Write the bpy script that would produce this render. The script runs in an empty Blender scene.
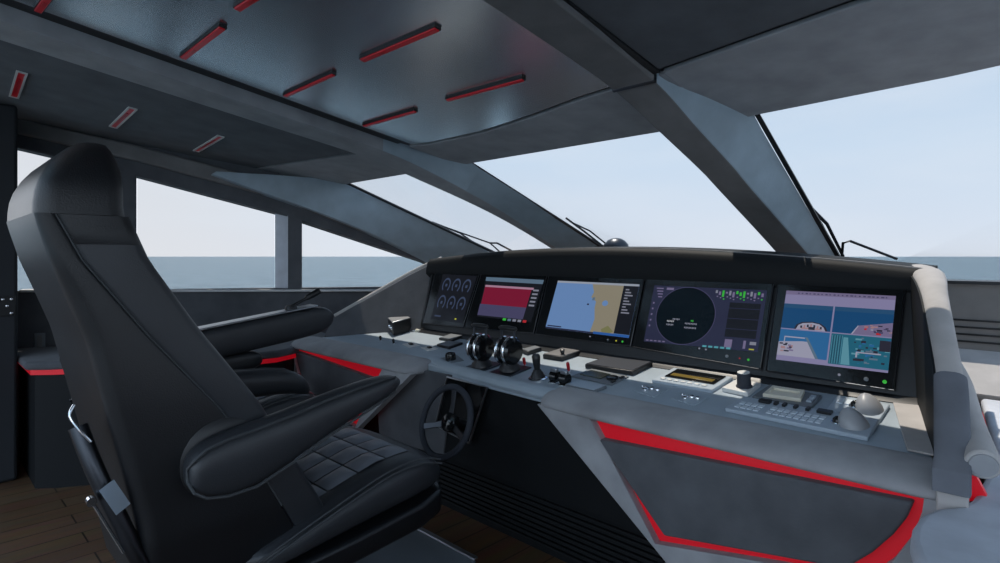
import bpy, bmesh, math, random
from mathutils import Vector, Matrix
random.seed(4)
SC = bpy.context.scene
COL = SC.collection

# ------------------------------------------------------------------ camera
F_PX, HZ, CAMH = 580.0, 256.5, 1.37
TH = math.radians(44.5)
CR = Vector((math.cos(TH), math.sin(TH), 0))       # image right, in ship axes (x starboard, y bow)
CV = Vector((-math.sin(TH), math.cos(TH), 0))      # view direction
EYE = Vector((0, 0, CAMH))
cam_d = bpy.data.cameras.new('camera'); cam = bpy.data.objects.new('camera', cam_d)
COL.objects.link(cam); cam.location = EYE
cam.rotation_euler = (math.pi/2, 0, TH)
cam_d.sensor_width = 36; cam_d.lens = F_PX*36/1000; cam_d.shift_y = (HZ-281.5)/1000
cam_d.clip_start = .02; cam_d.clip_end = 60000
SC.camera = cam

def ray(px, py): return CR*((px-500)/F_PX) + CV + Vector((0, 0, -(py-HZ)/F_PX))
def onp(px, py, p0, n):                             # survey a point of a known plane
    d = ray(px, py); t = (Vector(p0)-EYE).dot(n)/d.dot(n); return EYE+d*t
def onz(px, py, z): return onp(px, py, (0, 0, z), Vector((0, 0, 1)))
def ony(px, py, y): return onp(px, py, (0, y, 0), Vector((0, 1, 0)))
def onx(px, py, x): return onp(px, py, (x, 0, 0), Vector((1, 0, 0)))
def V(*a): return Vector(a)

# ------------------------------------------------------------------ materials
def mat(name, col, rough=.5, metal=0, bump=0, bscale=200, var=0, vscale=3, spec=.5, emit=None, estr=1, sheen=0, coat=0, stretch=None, aniso=0):
    m = bpy.data.materials.new(name); m.use_nodes = True
    nt = m.node_tree; b = nt.nodes['Principled BSDF']; L = nt.links
    b.inputs['Base Color'].default_value = (*col, 1)
    b.inputs['Roughness'].default_value = rough; b.inputs['Metallic'].default_value = metal
    b.inputs['Specular IOR Level'].default_value = spec
    b.inputs['Sheen Weight'].default_value = sheen
    b.inputs['Coat Weight'].default_value = coat
    if emit:
        b.inputs['Emission Color'].default_value = (*emit, 1); b.inputs['Emission Strength'].default_value = estr
    if bump or var:
        tc = nt.nodes.new('ShaderNodeTexCoord'); mp = nt.nodes.new('ShaderNodeMapping')
        L.new(tc.outputs['Object'], mp.inputs[0])
        if stretch: mp.inputs['Scale'].default_value = stretch
    if var:
        n = nt.nodes.new('ShaderNodeTexNoise'); n.inputs['Scale'].default_value = vscale; n.inputs['Detail'].default_value = 5
        L.new(mp.outputs[0], n.inputs['Vector'])
        r = nt.nodes.new('ShaderNodeValToRGB')
        r.color_ramp.elements[0].position = .3; r.color_ramp.elements[1].position = .7
        r.color_ramp.elements[0].color = (*[c*(1-var) for c in col], 1); r.color_ramp.elements[1].color = (*[min(1, c*(1+var)) for c in col], 1)
        L.new(n.outputs['Fac'], r.inputs[0]); L.new(r.outputs[0], b.inputs['Base Color'])
    if bump:
        n2 = nt.nodes.new('ShaderNodeTexNoise'); n2.inputs['Scale'].default_value = bscale; n2.inputs['Detail'].default_value = 3
        L.new(mp.outputs[0], n2.inputs['Vector'])
        bp = nt.nodes.new('ShaderNodeBump'); bp.inputs['Strength'].default_value = bump; bp.inputs['Distance'].default_value = .002
        L.new(n2.outputs['Fac'], bp.inputs['Height']); L.new(bp.outputs[0], b.inputs['Normal'])
    return m
M = {}
M['leather'] = mat('black_leather', (.008, .009, .011), .38, bump=.35, bscale=260, var=.1, vscale=6, spec=.5)
M['leather_soft'] = mat('charcoal_leather', (.027, .03, .035), .40, bump=.35, bscale=260, var=.12, vscale=6)
M['quilt'] = mat('grey_quilted_leather', (.17, .182, .21), .36, bump=.3, bscale=260)
M['stitch'] = mat('grey_stitching', (.05, .055, .06), .6)
M['suede'] = mat('grey_suede', (.33, .335, .35), .85, bump=.3, bscale=90, var=.16, vscale=7, spec=.25, sheen=.15)
M['suede_dark'] = mat('dark_grey_suede', (.10, .105, .116), .85, bump=.3, bscale=90, var=.2, vscale=6, spec=.25, sheen=.1)
M['suede_beam'] = mat('taupe_suede', (.19, .185, .185), .8, bump=.3, bscale=90, var=.14, vscale=7, spec=.3)
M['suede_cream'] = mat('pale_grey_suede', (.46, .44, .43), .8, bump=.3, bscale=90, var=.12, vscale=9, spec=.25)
M['ceil_metal'] = mat('satin_ceiling_metal', (.74, .76, .79), .27, metal=1, bump=1.0, bscale=1.6, var=.08, vscale=2)
M['counter'] = mat('blue_grey_counter', (.56, .59, .65), .7, bump=.3, bscale=90, var=.12, vscale=9, spec=.3)
M['lamp_red'] = mat('red_strip_lamp', (.5, .01, .02), .3, emit=(.8, .006, .02), estr=.05)
M['desk'] = mat('slate_desk_leather', (.37, .44, .50), .40, bump=.25, bscale=250, var=.08, vscale=8)
M['black'] = mat('satin_black', (.012, .013, .015), .4)
M['black_face'] = mat('black_dash_leather', (.009, .0105, .012), .65, bump=.3, bscale=220, spec=.2)
M['gloss'] = mat('gloss_black', (.008, .009, .01), .12)
M['red'] = mat('red_lit_trim', (.6, .01, .02), .35, emit=(.8, .005, .02), estr=.22)
M['redpaint'] = mat('red_lacquer', (.5, .008, .015), .3)
M['chrome'] = mat('polished_steel', (.75, .77, .8), .15, metal=1)
M['alu'] = mat('brushed_aluminium', (.5, .52, .55), .35, metal=1)
M['dkmetal'] = mat('dark_metal', (.07, .075, .085), .35, metal=1)
M['white'] = mat('white_plastic', (.7, .7, .68), .45)
M['cream'] = mat('cream_plastic', (.72, .68, .56), .5)
M['panel_blue'] = mat('pale_blue_grey_panel', (.40, .47, .54), .45)
M['panel_grey'] = mat('grey_panel', (.16, .18, .2), .45)
M['key'] = mat('light_key', (.62, .69, .75), .5)
M['amber'] = mat('amber_display', (.12, .08, .012), .3, emit=(.5, .33, .03), estr=.12)
M['olive'] = mat('olive_display', (.06, .065, .035), .25)
M['wipers'] = mat('wiper_black', (.02, .022, .025), .5)
M['white_trim'] = mat('pale_sill', (.62, .62, .62), .45)
M['pad'] = mat('slate_suede_pad', (.16, .17, .195), .85, bump=.3, bscale=90, var=.12, vscale=9, spec=.25)
M['sky_tint'] = mat('blue_grey_sky_tint', (.36, .44, .50), .75, bump=.3, bscale=90, var=.1, vscale=7, spec=.3)  # sky light put into the colour of mullion sides and corner pillar
M['pillar'] = mat('dark_pillar_cloth', (.03, .033, .038), .8, spec=.25)
M['shell_plastic'] = mat('matte_grey_plastic', (.36, .37, .39), .42)
M['tablet'] = mat('dark_tablet_face', (.045, .05, .062), .55, spec=.12)
M['footplate'] = mat('grey_foot_plate', (.14, .16, .18), .5, bump=.4, bscale=150)
M['taupe_wall'] = mat('taupe_wall_cloth', (.2, .19, .18), .85, bump=.3, bscale=120, var=.08, vscale=10)
def emat(name, c, s=1.0, rough=.12):
    return mat(name, (.003, .003, .004), rough, emit=c, estr=s*.72, spec=.1)

# glass: tinted to hold down the strengthened sky, with a mild fresnel reflection
def glass_mat():
    m = bpy.data.materials.new('window_glass'); m.use_nodes = True
    nt = m.node_tree; nt.nodes.clear()
    o = nt.nodes.new('ShaderNodeOutputMaterial'); mx = nt.nodes.new('ShaderNodeMixShader')
    t = nt.nodes.new('ShaderNodeBsdfTransparent'); t.inputs[0].default_value = (.635, .64, .645, 1)
    g = nt.nodes.new('ShaderNodeBsdfGlossy'); g.inputs['Roughness'].default_value = .02
    fr = nt.nodes.new('ShaderNodeLayerWeight'); fr.inputs[0].default_value = .12
    mul = nt.nodes.new('ShaderNodeMath'); mul.operation = 'MULTIPLY'; mul.inputs[1].default_value = .13
    nt.links.new(fr.outputs['Fresnel'], mul.inputs[0]); nt.links.new(mul.outputs[0], mx.inputs[0])
    nt.links.new(t.outputs[0], mx.inputs[1]); nt.links.new(g.outputs[0], mx.inputs[2]); nt.links.new(mx.outputs[0], o.inputs[0])
    return m
M['glass'] = glass_mat()

def wood_mat():
    m = mat('oak_floor', (.16, .09, .05), .4)
    nt = m.node_tree; b = nt.nodes['Principled BSDF']; L = nt.links
    tc = nt.nodes.new('ShaderNodeTexCoord'); mp = nt.nodes.new('ShaderNodeMapping'); mp.inputs['Scale'].default_value = (7, .9, 1)
    L.new(tc.outputs['Object'], mp.inputs[0])
    n = nt.nodes.new('ShaderNodeTexNoise'); n.inputs['Scale'].default_value = 3; n.inputs['Detail'].default_value = 6; n.inputs['Distortion'].default_value = .6
    L.new(mp.outputs[0], n.inputs['Vector'])
    br = nt.nodes.new('ShaderNodeTexBrick'); br.inputs['Scale'].default_value = 1; br.inputs['Mortar Size'].default_value = .004
    br.inputs['Brick Width'].default_value = 1.6; br.inputs['Row Height'].default_value = .14
    br.inputs['Color1'].default_value = (.22, .125, .07, 1); br.inputs['Color2'].default_value = (.17, .095, .05, 1); br.inputs['Mortar'].default_value = (.03, .02, .012, 1)
    mp2 = nt.nodes.new('ShaderNodeMapping'); mp2.inputs['Rotation'].default_value = (0, 0, math.pi/2)
    L.new(tc.outputs['Object'], mp2.inputs[0]); L.new(mp2.outputs[0], br.inputs['Vector'])
    mx = nt.nodes.new('ShaderNodeMixRGB'); mx.blend_type = 'MULTIPLY'; mx.inputs[0].default_value = .6
    L.new(br.outputs['Color'], mx.inputs[1]); L.new(n.outputs['Color'], mx.inputs[2]); L.new(mx.outputs[0], b.inputs['Base Color'])
    return m
M['wood'] = wood_mat()

def sea_mat():
    m = mat('open_sea', (.07, .13, .17), .35, spec=.3)
    nt = m.node_tree; b = nt.nodes['Principled BSDF']; L = nt.links
    tc = nt.nodes.new('ShaderNodeTexCoord')
    n = nt.nodes.new('ShaderNodeTexNoise'); n.inputs['Scale'].default_value = .12; n.inputs['Detail'].default_value = 6
    L.new(tc.outputs['Object'], n.inputs['Vector'])
    r = nt.nodes.new('ShaderNodeValToRGB')
    r.color_ramp.elements[0].position = .38; r.color_ramp.elements[1].position = .62
    r.color_ramp.elements[0].color = (.05, .105, .145, 1); r.color_ramp.elements[1].color = (.10, .17, .215, 1)
    L.new(n.outputs['Fac'], r.inputs[0]); L.new(r.outputs[0], b.inputs['Base Color'])
    n2 = nt.nodes.new('ShaderNodeTexNoise'); n2.inputs['Scale'].default_value = .6; n2.inputs['Detail'].default_value = 5
    L.new(tc.outputs['Object'], n2.inputs['Vector'])
    bp = nt.nodes.new('ShaderNodeBump'); bp.inputs['Strength'].default_value = .7; bp.inputs['Distance'].default_value = .6
    L.new(n2.outputs['Fac'], bp.inputs['Height']); L.new(bp.outputs[0], b.inputs['Normal'])
    return m
M['sea'] = sea_mat()

# ------------------------------------------------------------------ mesh builder
class MB:
    def __init__(s): s.v = []; s.f = []; s.m = []
    def add(s, vs, fs, mi=0):
        o = len(s.v); s.v += [Vector(v) for v in vs]
        for f in fs: s.f.append([i+o for i in f]); s.m.append(mi)
        return s
    def prism(s, pts, ext, mi=0):
        n = len(pts); P = [Vector(p) for p in pts]; E = Vector(ext); Q = [p+E for p in P]
        fs = [list(range(n))[::-1], list(range(n, 2*n))]+[[i, (i+1) % n, n+(i+1) % n, n+i] for i in range(n)]
        return s.add(P+Q, fs, mi)
    def face(s, pts, mi=0): return s.add(pts, [list(range(len(pts)))], mi)
    def box(s, a, b, mi=0):
        x0, y0, z0 = a; x1, y1, z1 = b
        return s.prism([(x0, y0, z0), (x1, y0, z0), (x1, y1, z0), (x0, y1, z0)], (0, 0, z1-z0), mi)
    def loft(s, rings, cap=True, mi=0, closed=True):
        n = len(rings[0]); vs = [p for r in rings for p in r]; fs = []
        for k in range(len(rings)-1):
            for i in range(n if closed else n-1):
                j = (i+1) % n; fs.append([k*n+i, k*n+j, (k+1)*n+j, (k+1)*n+i])
        if cap and closed:
            fs.append(list(range(n))[::-1]); fs.append([(len(rings)-1)*n+i for i in range(n)])
        return s.add(vs, fs, mi)
    def tube(s, path, r, seg=10, closed=False, mi=0, cap=True):
        P = [Vector(p) for p in path]; n = len(P); rings = []
        prev = None
        for i in range(n):
            if closed: d = P[(i+1) % n]-P[i-1]
            else: d = P[min(i+1, n-1)]-P[max(i-1, 0)]
            d.normalize()
            if prev is None:
                up = Vector((0, 0, 1)) if abs(d.z) < .9 else Vector((1, 0, 0)); a = d.cross(up).normalized()
            else:
                a = (prev-d*prev.dot(d)).normalized()
            prev = a; b = d.cross(a)
            rr = r[i] if isinstance(r, (list, tuple)) else r
            rings.append([P[i]+a*rr*math.cos(t*2*math.pi/seg)+b*rr*math.sin(t*2*math.pi/seg) for t in range(seg)])
        if closed: rings.append(rings[0])
        return s.loft(rings, cap=cap and not closed, mi=mi)
    def lathe(s, prof, c, axis=(0, 0, 1), seg=24, mi=0):
        ax = Vector(axis).normalized(); up = Vector((1, 0, 0)) if abs(ax.x) < .9 else Vector((0, 1, 0))
        a = ax.cross(up).normalized(); b = ax.cross(a); c = Vector(c)
        rings = [[c+ax*h+(a*math.cos(t*2*math.pi/seg)+b*math.sin(t*2*math.pi/seg))*max(r, 1e-4) for t in range(seg)] for r, h in prof]
        return s.loft(rings, mi=mi)
    def build(s, name, mats, parent=None, origin=None, bevel=0, bseg=2, sub=0, smooth=True, label=None, fixn=True, autoang=40):
        me = bpy.data.meshes.new(name); o = bpy.data.objects.new(name, me); COL.objects.link(o)
        if origin is None:
            if parent is not None: origin = parent.get('_o', (0, 0, 0))
            else:
                xs = [v.x for v in s.v]; ys = [v.y for v in s.v]; zs = [v.z for v in s.v]
                origin = ((min(xs)+max(xs))/2, (min(ys)+max(ys))/2, min(zs))
        O = Vector(origin)
        me.from_pydata([v-O for v in s.v], [], s.f)
        if not isinstance(mats, (list, tuple)): mats = [mats]
        for m in mats: me.materials.append(M[m] if isinstance(m, str) else m)
        for p, mi in zip(me.polygons, s.m): p.material_index = mi; p.use_smooth = smooth
        bm = bmesh.new(); bm.from_mesh(me)
        bmesh.ops.remove_doubles(bm, verts=bm.verts, dist=1e-5)
        if fixn: bmesh.ops.recalc_face_normals(bm, faces=bm.faces)
        bm.to_mesh(me); bm.free()
        if parent is not None: o.parent = parent; ORG[o.name] = tuple(O); o['_o'] = tuple(O)
        else: o.location = O; o['_o'] = tuple(O)
        if bevel:
            md = o.modifiers.new('bevel', 'BEVEL'); md.width = bevel; md.segments = bseg; md.limit_method = 'ANGLE'; md.angle_limit = math.radians(35)
        if sub:
            md = o.modifiers.new('sub', 'SUBSURF'); md.levels = sub; md.render_levels = sub
        if smooth and not sub:
            me.set_sharp_from_angle(angle=math.radians(autoang))
        if label: o['label'] = label
        return o
ORG = {}
def tag(o, label, cat, group=None, kind=None):
    o['label'] = label; o['category'] = cat
    if group: o['group'] = group
    if kind: o['kind'] = kind
    return o
def thing(name, label, cat, loc, rz=0, group=None, local=False):
    o = bpy.data.objects.new(name, None); COL.objects.link(o); o.empty_display_size = .1
    o.location = loc; o.rotation_euler = (0, 0, rz)
    o['_o'] = (0, 0, 0) if local else tuple(loc)
    return tag(o, label, cat, group)
def struct(o): o['kind'] = 'structure'; return o
def copy_tree(o, parent=None):
    c = o.copy(); COL.objects.link(c)
    if parent is not None: c.parent = parent
    for ch in [k for k in bpy.data.objects if k.parent == o]: copy_tree(ch, c)
    return c

def catmull(pts, n=6):
    P = [Vector(p) for p in pts]; out = []
    for i in range(len(P)-1):
        p0 = P[max(i-1, 0)]; p1 = P[i]; p2 = P[i+1]; p3 = P[min(i+2, len(P)-1)]
        for k in range(n):
            t = k/n
            out.append(.5*((2*p1)+(p2-p0)*t+(2*p0-5*p1+4*p2-p3)*t*t+(3*p1-p0-3*p2+p3)*t**3))
    out.append(P[-1]); return out
def interp(tab, x):
    if x <= tab[0][0]: return tab[0][1]
    for (a, b), (c, d) in zip(tab, tab[1:]):
        if x <= c: return b+(d-b)*(x-a)/(c-a)
    return tab[-1][1]

# ------------------------------------------------------------------ sea and sky
m = MB(); S = 40000
m.face([(-S, -S, -6), (S, -S, -6), (S, S, -6), (-S, S, -6)])
sea = m.build('sea', 'sea', origin=(0, 0, -6)); struct(sea); sea['label'] = 'calm pale blue sea out to the horizon'

w = bpy.data.worlds.new('sky'); SC.world = w; w.use_nodes = True
nt = w.node_tree; bg = nt.nodes['Background']
tc = nt.nodes.new('ShaderNodeTexCoord'); sp = nt.nodes.new('ShaderNodeSeparateXYZ'); nt.links.new(tc.outputs['Generated'], sp.inputs[0])
rp = nt.nodes.new('ShaderNodeValToRGB'); e = rp.color_ramp.elements
e[0].position = 0; e[0].color = (.70, .75, .83, 1)
e[1].position = 1; e[1].color = (.22, .38, .62, 1)
k = e.new(.05); k.color = (.66, .735, .84, 1)
k = e.new(.16); k.color = (.59, .705, .84, 1)
k = e.new(.4); k.color = (.42, .57, .76, 1)
nt.links.new(sp.outputs['Z'], rp.inputs[0])
# warm haze towards port
mr = nt.nodes.new('ShaderNodeMapRange'); mr.inputs['From Min'].default_value = -.75; mr.inputs['From Max'].default_value = -1.0; nt.links.new(sp.outputs['X'], mr.inputs['Value'])
mx = nt.nodes.new('ShaderNodeMixRGB'); mx.inputs[2].default_value = (.74, .73, .74, 1)
ml = nt.nodes.new('ShaderNodeMath'); ml.operation = 'MULTIPLY'; ml.inputs[1].default_value = .75
nt.links.new(mr.outputs[0], ml.inputs[0]); nt.links.new(ml.outputs[0], mx.inputs[0]); nt.links.new(rp.outputs[0], mx.inputs[1])
# thin cloud veil
ns = nt.nodes.new('ShaderNodeTexNoise'); ns.inputs['Scale'].default_value = 3; ns.inputs['Detail'].default_value = 4
mpp = nt.nodes.new('ShaderNodeMapping'); mpp.inputs['Scale'].default_value = (1, 1, 4); nt.links.new(tc.outputs['Generated'], mpp.inputs[0]); nt.links.new(mpp.outputs[0], ns.inputs['Vector'])
mr2 = nt.nodes.new('ShaderNodeMapRange'); mr2.inputs['From Min'].default_value = .45; mr2.inputs['From Max'].default_value = .75; mr2.inputs['To Max'].default_value = .45; nt.links.new(ns.outputs['Fac'], mr2.inputs['Value'])
mx2 = nt.nodes.new('ShaderNodeMixRGB'); mx2.inputs[2].default_value = (.74, .79, .86, 1)
nt.links.new(mr2.outputs[0], mx2.inputs[0]); nt.links.new(mx.outputs[0], mx2.inputs[1]); nt.links.new(mx2.outputs[0], bg.inputs[0])
bg.inputs[1].default_value = 2.5

sd = bpy.data.lights.new('sun', 'SUN'); so = bpy.data.objects.new('sun', sd); COL.objects.link(so)
sun_dir = Vector((-.35, .28, 1))
so.rotation_euler = sun_dir.to_track_quat('Z', 'Y').to_euler(); so.location = (-7, 6, 20)
sd.energy = 9; sd.angle = math.radians(.6); sd.color = (1, .9, .77)

# ------------------------------------------------------------------ setting
HY, HZ0 = 2.57, 2.0                    # windscreen header line
def ceil_z(y): return HZ0+.155*(HY-y)
CP, CN = (0, HY, HZ0), Vector((0, .155, 1)).normalized()
def onc(px, py, dz=0): return onp(px, py, (0, HY, HZ0+dz), CN)
GP, GN = (0, HY, HZ0), Vector((0, .6356, 1)).normalized()      # windscreen plane
def ong(px, py, d=0): return onp(px, py, Vector(GP)+GN*d, GN)
def wall_x(y): return -5.13+.32*(y-.43)
WP, WN = (wall_x(0), 0, 0), Vector((1, -.32, 0)).normalized()
def onw(px, py, d=0): return onp(px, py, Vector(WP)+WN*d, WN)

m = MB(); m.box((-6, -3, -.06), (3.2, 4.2, 0)); fl = struct(m.build('floor', 'wood', bevel=0))
# ceiling shell: sloping roof deck, drops to the windscreen header
m = MB()
yb = -1.4
m.prism([(-6, yb, ceil_z(yb)), (2.3, yb, ceil_z(yb)), (2.3, 1.7, ceil_z(1.7)), (1.7, 2.0, ceil_z(2.0)), (1.0, 2.26, ceil_z(2.26)), (.3, 2.42, ceil_z(2.42)), (-.3, 2.51, ceil_z(2.51)), (-1.0, HY, HZ0), (-4.42, HY, HZ0), (-4.85, 2.45, ceil_z(2.45)), (wall_x(.2)-.3, .2, ceil_z(.2))], (0, 0, .12))
struct(m.build('ceiling', 'suede_dark'))

# satin metal panel between the two roof beams
edge = [onc(376, 152, -.02), onc(430, 142, -.02), onc(480, 131, -.02), onc(530, 115, -.02), onc(575, 98, -.02), onc(606, 84, -.02)]
e2 = [V(-2.84, edge[0].y, ceil_z(edge[0].y)-.02)]+edge[1:-1]+[V(-1.12, edge[-1].y, ceil_z(edge[-1].y)-.02)]
m = MB(); m.prism([V(-1.12, -1.3, ceil_z(-1.3)-.02), *e2[::-1], V(-2.84, -1.3, ceil_z(-1.3)-.02)], (0, 0, .016))
struct(m.build('ceiling_panel', 'ceil_metal'))
# forward lining panels between the gap and the windscreen header
def fwd_panel(name, pts, mt='suede'):
    m = MB(); m.prism([V(p.x, p.y, ceil_z(p.y)-.022) for p in pts], (0, 0, .018)); return struct(m.build(name, mt, bevel=.004))
off = V(0, .03, 0)
fwd_panel('ceiling_lining', [V(-2.9, e2[0].y+.03, 0), *[p+off for p in e2[1:-1]], V(-1.1, e2[-1].y+.03, 0), V(-1.1, HY, 0), V(-2.9, HY, 0)])
a = onc(660, 68); b2 = onc(850, 0)
fwd_panel('ceiling_lining', [V(-1.1, a.y, 0), V(b2.x, b2.y, 0), V(2.25, b2.y-.1, 0), V(2.25, 1.7, 0), V(1.7, 2.0, 0), V(1.0, 2.26, 0), V(.3, 2.42, 0), V(-.3, 2.51, 0), V(-1.1, HY, 0)])
fwd_panel('ceiling_lining', [V(-1.1, a.y-.035, 0), V(b2.x, b2.y-.035, 0), V(2.25, b2.y-.135, 0), V(2.25, -1.3, 0), V(-1.1, -1.3, 0)], 'suede_dark')
c1 = onc(208, 173); c2 = onc(338, 153); c3 = c2+(c2-c1)*.28
fwd_panel('ceiling_lining', [V(c3.x, c3.y+.012, 0), V(-3.0, HY, 0), V(-4.4, HY, 0), V(-4.8, 2.3, 0), V(c1.x-.1, c1.y+.0, 0)])
fwd_panel('ceiling_lining', [V(c3.x, c3.y-.012, 0), V(c1.x-.1, c1.y-.024, 0), V(-5.3, .2, 0), V(-5.3, -1.3, 0), V(-3.0, -1.3, 0)], 'suede_dark')

# roof beams running into the windscreen mullions
# rows: y, port bottom x, starboard bottom x, starboard top x, bottom z
B1 = [(-1.3, -1.30, -1.09, -1.09, ceil_z(-1.3)-.05), (0, -1.29, -1.095, -1.095, ceil_z(0)-.05), (1.0, -1.29, -1.10, -1.10, ceil_z(1.0)-.05), (1.5, -1.295, -1.105, -1.105, ceil_z(1.5)-.05), (2.0, -1.315, -1.13, -1.125, 2.038), (2.31, -1.265, -1.10, -1.04, 1.892), (2.57, -1.225, -1.07, -.985, 1.768), (2.73, -1.205, -1.055, -.973, 1.685), (3.4, -1.155, -1.0, -.923, 1.368), (3.85, -1.14, -.975, -.89, 1.14)]
B2 = [(-1.3, -3.2, -2.95, -2.95, ceil_z(-1.3)-.08), (0, -3.2, -2.95, -2.95, ceil_z(0)-.08), (1.3, -3.2, -2.95, -2.95, ceil_z(1.3)-.08), (2.0, -3.2, -2.955, -2.95, 2.006), (2.44, -3.17, -2.95, -2.87, 1.89), (2.95, -3.0, -2.87, -2.62, 1.685), (3.4, -2.86, -2.80, -2.40, 1.46), (3.85, -2.72, -2.68, -2.18, 1.2)]
def beam(name, rows, mt):
    pts = catmull([V(r[0], r[1], r[4]) for r in rows], 5); pt2 = catmull([V(r[0], r[2], r[3]) for r in rows], 5)
    rings = []
    for a, b in zip(pts, pt2):
        y, x1, z = a; _, x2, x3 = b
        top = ceil_z(y)+.02 if y < HY else HZ0-.6356*(y-HY)-.003
        rings.append([V(x1, y, z), V(x2, y, z), V(x3, y, max(top, z+.01)), V(x1, y, max(top, z+.01))])
    m = MB(); m.loft(rings)
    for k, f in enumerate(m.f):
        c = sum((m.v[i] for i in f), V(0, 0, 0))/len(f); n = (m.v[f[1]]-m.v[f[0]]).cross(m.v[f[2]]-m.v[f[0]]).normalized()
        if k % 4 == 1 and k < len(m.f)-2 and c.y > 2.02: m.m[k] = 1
    return struct(m.build(name, [mt, 'sky_tint'], bevel=.007))
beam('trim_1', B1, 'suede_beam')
beam('trim_2', B2, 'suede')  # paler suede carries the port window light in its colour
m = MB(); m.loft([[V(x1-.004, y, z-.004), V(x2+.004, y, z-.004), V(x2+.004, y, z+.03), V(x1-.004, y, z+.03)] for y, x1, x2, z in ((1.985, -1.315, -1.13, 2.043), (2.0, -1.315, -1.13, 2.038))]); struct(m.build('trim_14', 'dkmetal'))
m = MB(); m.prism([V(-2.95, -1.3, ceil_z(-1.3)-.01), V(-2.84, -1.3, ceil_z(-1.3)-.01), V(-2.86, 2.1, ceil_z(2.1)-.01), V(-2.95, 2.1, ceil_z(2.1)-.01)], (0, 0, .005)); struct(m.build('gap_shade_strip', 'black'))  # black strip stands in for shade beside the port beam
m = MB(); m.prism([V(-1.10, -1.3, ceil_z(-1.3)-.03), V(-1.07, -1.3, ceil_z(-1.3)-.03), V(-1.10, 1.98, ceil_z(1.98)-.03), V(-1.13, 1.98, ceil_z(1.98)-.03)], (0, 0, .02)); struct(m.build('trim_16', 'black'))
# dark rubber seals where glass meets mullion starboard faces
for nm, (xa, xb) in (('trim_4', (-.985, -.89)), ('trim_5', (-2.86, -2.18))):
    m = MB(); m.loft([[V(x-.004, y, HZ0-.6356*(y-HY)-dz), V(x+.018, y, HZ0-.6356*(y-HY)-dz), V(x+.018, y, HZ0-.6356*(y-HY)+.004), V(x-.004, y, HZ0-.6356*(y-HY)+.004)] for x, y, dz in ((xa, HY-.06, .0), (xb, 3.85, .012))])
    struct(m.build(nm, 'black'))
# windscreen panes
def pane(name, pts, th, n):
    m = MB(); m.prism(pts, Vector(n)*th); o = m.build(name, 'glass', smooth=False); return struct(o)
def gz(y): return HZ0-.6356*(y-HY)
YB = 3.85
def gpt(x, y): return V(x, y, gz(y))
pane('window_1', [gpt(-4.37, HY), gpt(-2.9, HY), gpt(-2.3, YB), gpt(-3.5, YB)], .008, GN)
pane('window_2', [gpt(-2.88, HY), gpt(-1.05, HY), gpt(-1.0, YB), gpt(-2.28, YB)], .008, GN)
pane('window_3', [gpt(-1.03, HY), V(.3, 2.42, ceil_z(2.42)), V(1.0, 2.26, ceil_z(2.26)), V(1.7, 2.0, ceil_z(2.0)), gpt(1.5, YB), gpt(-.98, YB)], .008, GN)
pane('window_4', [V(1.72, 2.0, ceil_z(2.0)), V(2.28, 1.7, ceil_z(1.7)), V(2.4, 1.7, 1.1), V(1.9, YB, gz(YB))], .008, V(.9, .3, .3))
# scuttle below windscreen
m = MB(); m.box((-3.9, YB-.02, .0), (2.6, YB+.1, gz(YB))); struct(m.build('wall_bow', 'suede_dark'))

# port wall
SILLZ = 1.135
def wp(y, z, d=0): p = V(wall_x(y), y, z); return p+WN*d
m = MB(); m.prism([wp(-2.6, 0), wp(3.75, 0), wp(3.75, 1.09), wp(-2.6, SILLZ+.04)], -WN*.1); struct(m.build('wall_port', 'suede_dark'))
s1 = onw(20, 290.5, .0); s2 = onw(405, 290, .0)
m = MB(); m.prism([s1+V(0, 0, -.012)-WN*.1, s2+V(0, 0, -.012)-WN*.1, s2+V(0, 0, .006)-WN*.1, s1+V(0, 0, .006)-WN*.1], WN*.13); struct(m.build('trim_6', 'white_trim', bevel=.004))
# roof side beam over the port windows
low = [onw(x, y) for x, y in ((-30, 138), (15, 147), (138, 176), (277, 213), (425, 262), (470, 280))]
upp = [onw(x, y) for x, y in ((-30, 98), (15, 108), (138, 135), (277, 172), (425, 246), (470, 272))]
m = MB(); m.loft([[l, u, u-WN*.2, l-WN*.2] for l, u in zip(low, upp)]); struct(m.build('trim_7', 'suede_dark', bevel=.01))
# ledge strip along that beam
m = MB(); m.loft([[l+(u-l)*.34+WN*.001, l+(u-l)*.72+WN*.001, l+(u-l)*.72+WN*.05, l+(u-l)*.34+WN*.05] for l, u in zip(low, upp)]); struct(m.build('trim_8', 'suede_beam', bevel=.012))
# port corner pillar: broad face between beam and windscreen edge
W1 = gpt(-4.40, HY); W2 = gpt(-3.55, 3.82)
UP = [onw(216, 171, .12), onp(280, 177, WP, WN)+WN*.12, ong(345, 182), ong(392, 204), ong(440, 227), ong(490, 252)]
LO = [onw(212, 174, .12), onw(255, 190, .12), onw(295, 204, .1), onw(340, 221, .09), onw(385, 240, .09), onw(432, 263, .09)]
m = MB(); m.loft([[u, l, l+V(-.12, .02, .0), u+V(-.12, .08, -.025)] for u, l in zip(catmull(UP, 4), catmull(LO, 4))]); struct(m.build('trim_9', 'sky_tint', bevel=.008))
m = MB(); m.tube([onp(345, 181, GP, GN)+V(.0, -.01, -.005), onp(495, 252, GP, GN)+V(0, -.01, -.005)], .012, 8); struct(m.build('trim_10', 'black'))
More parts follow.
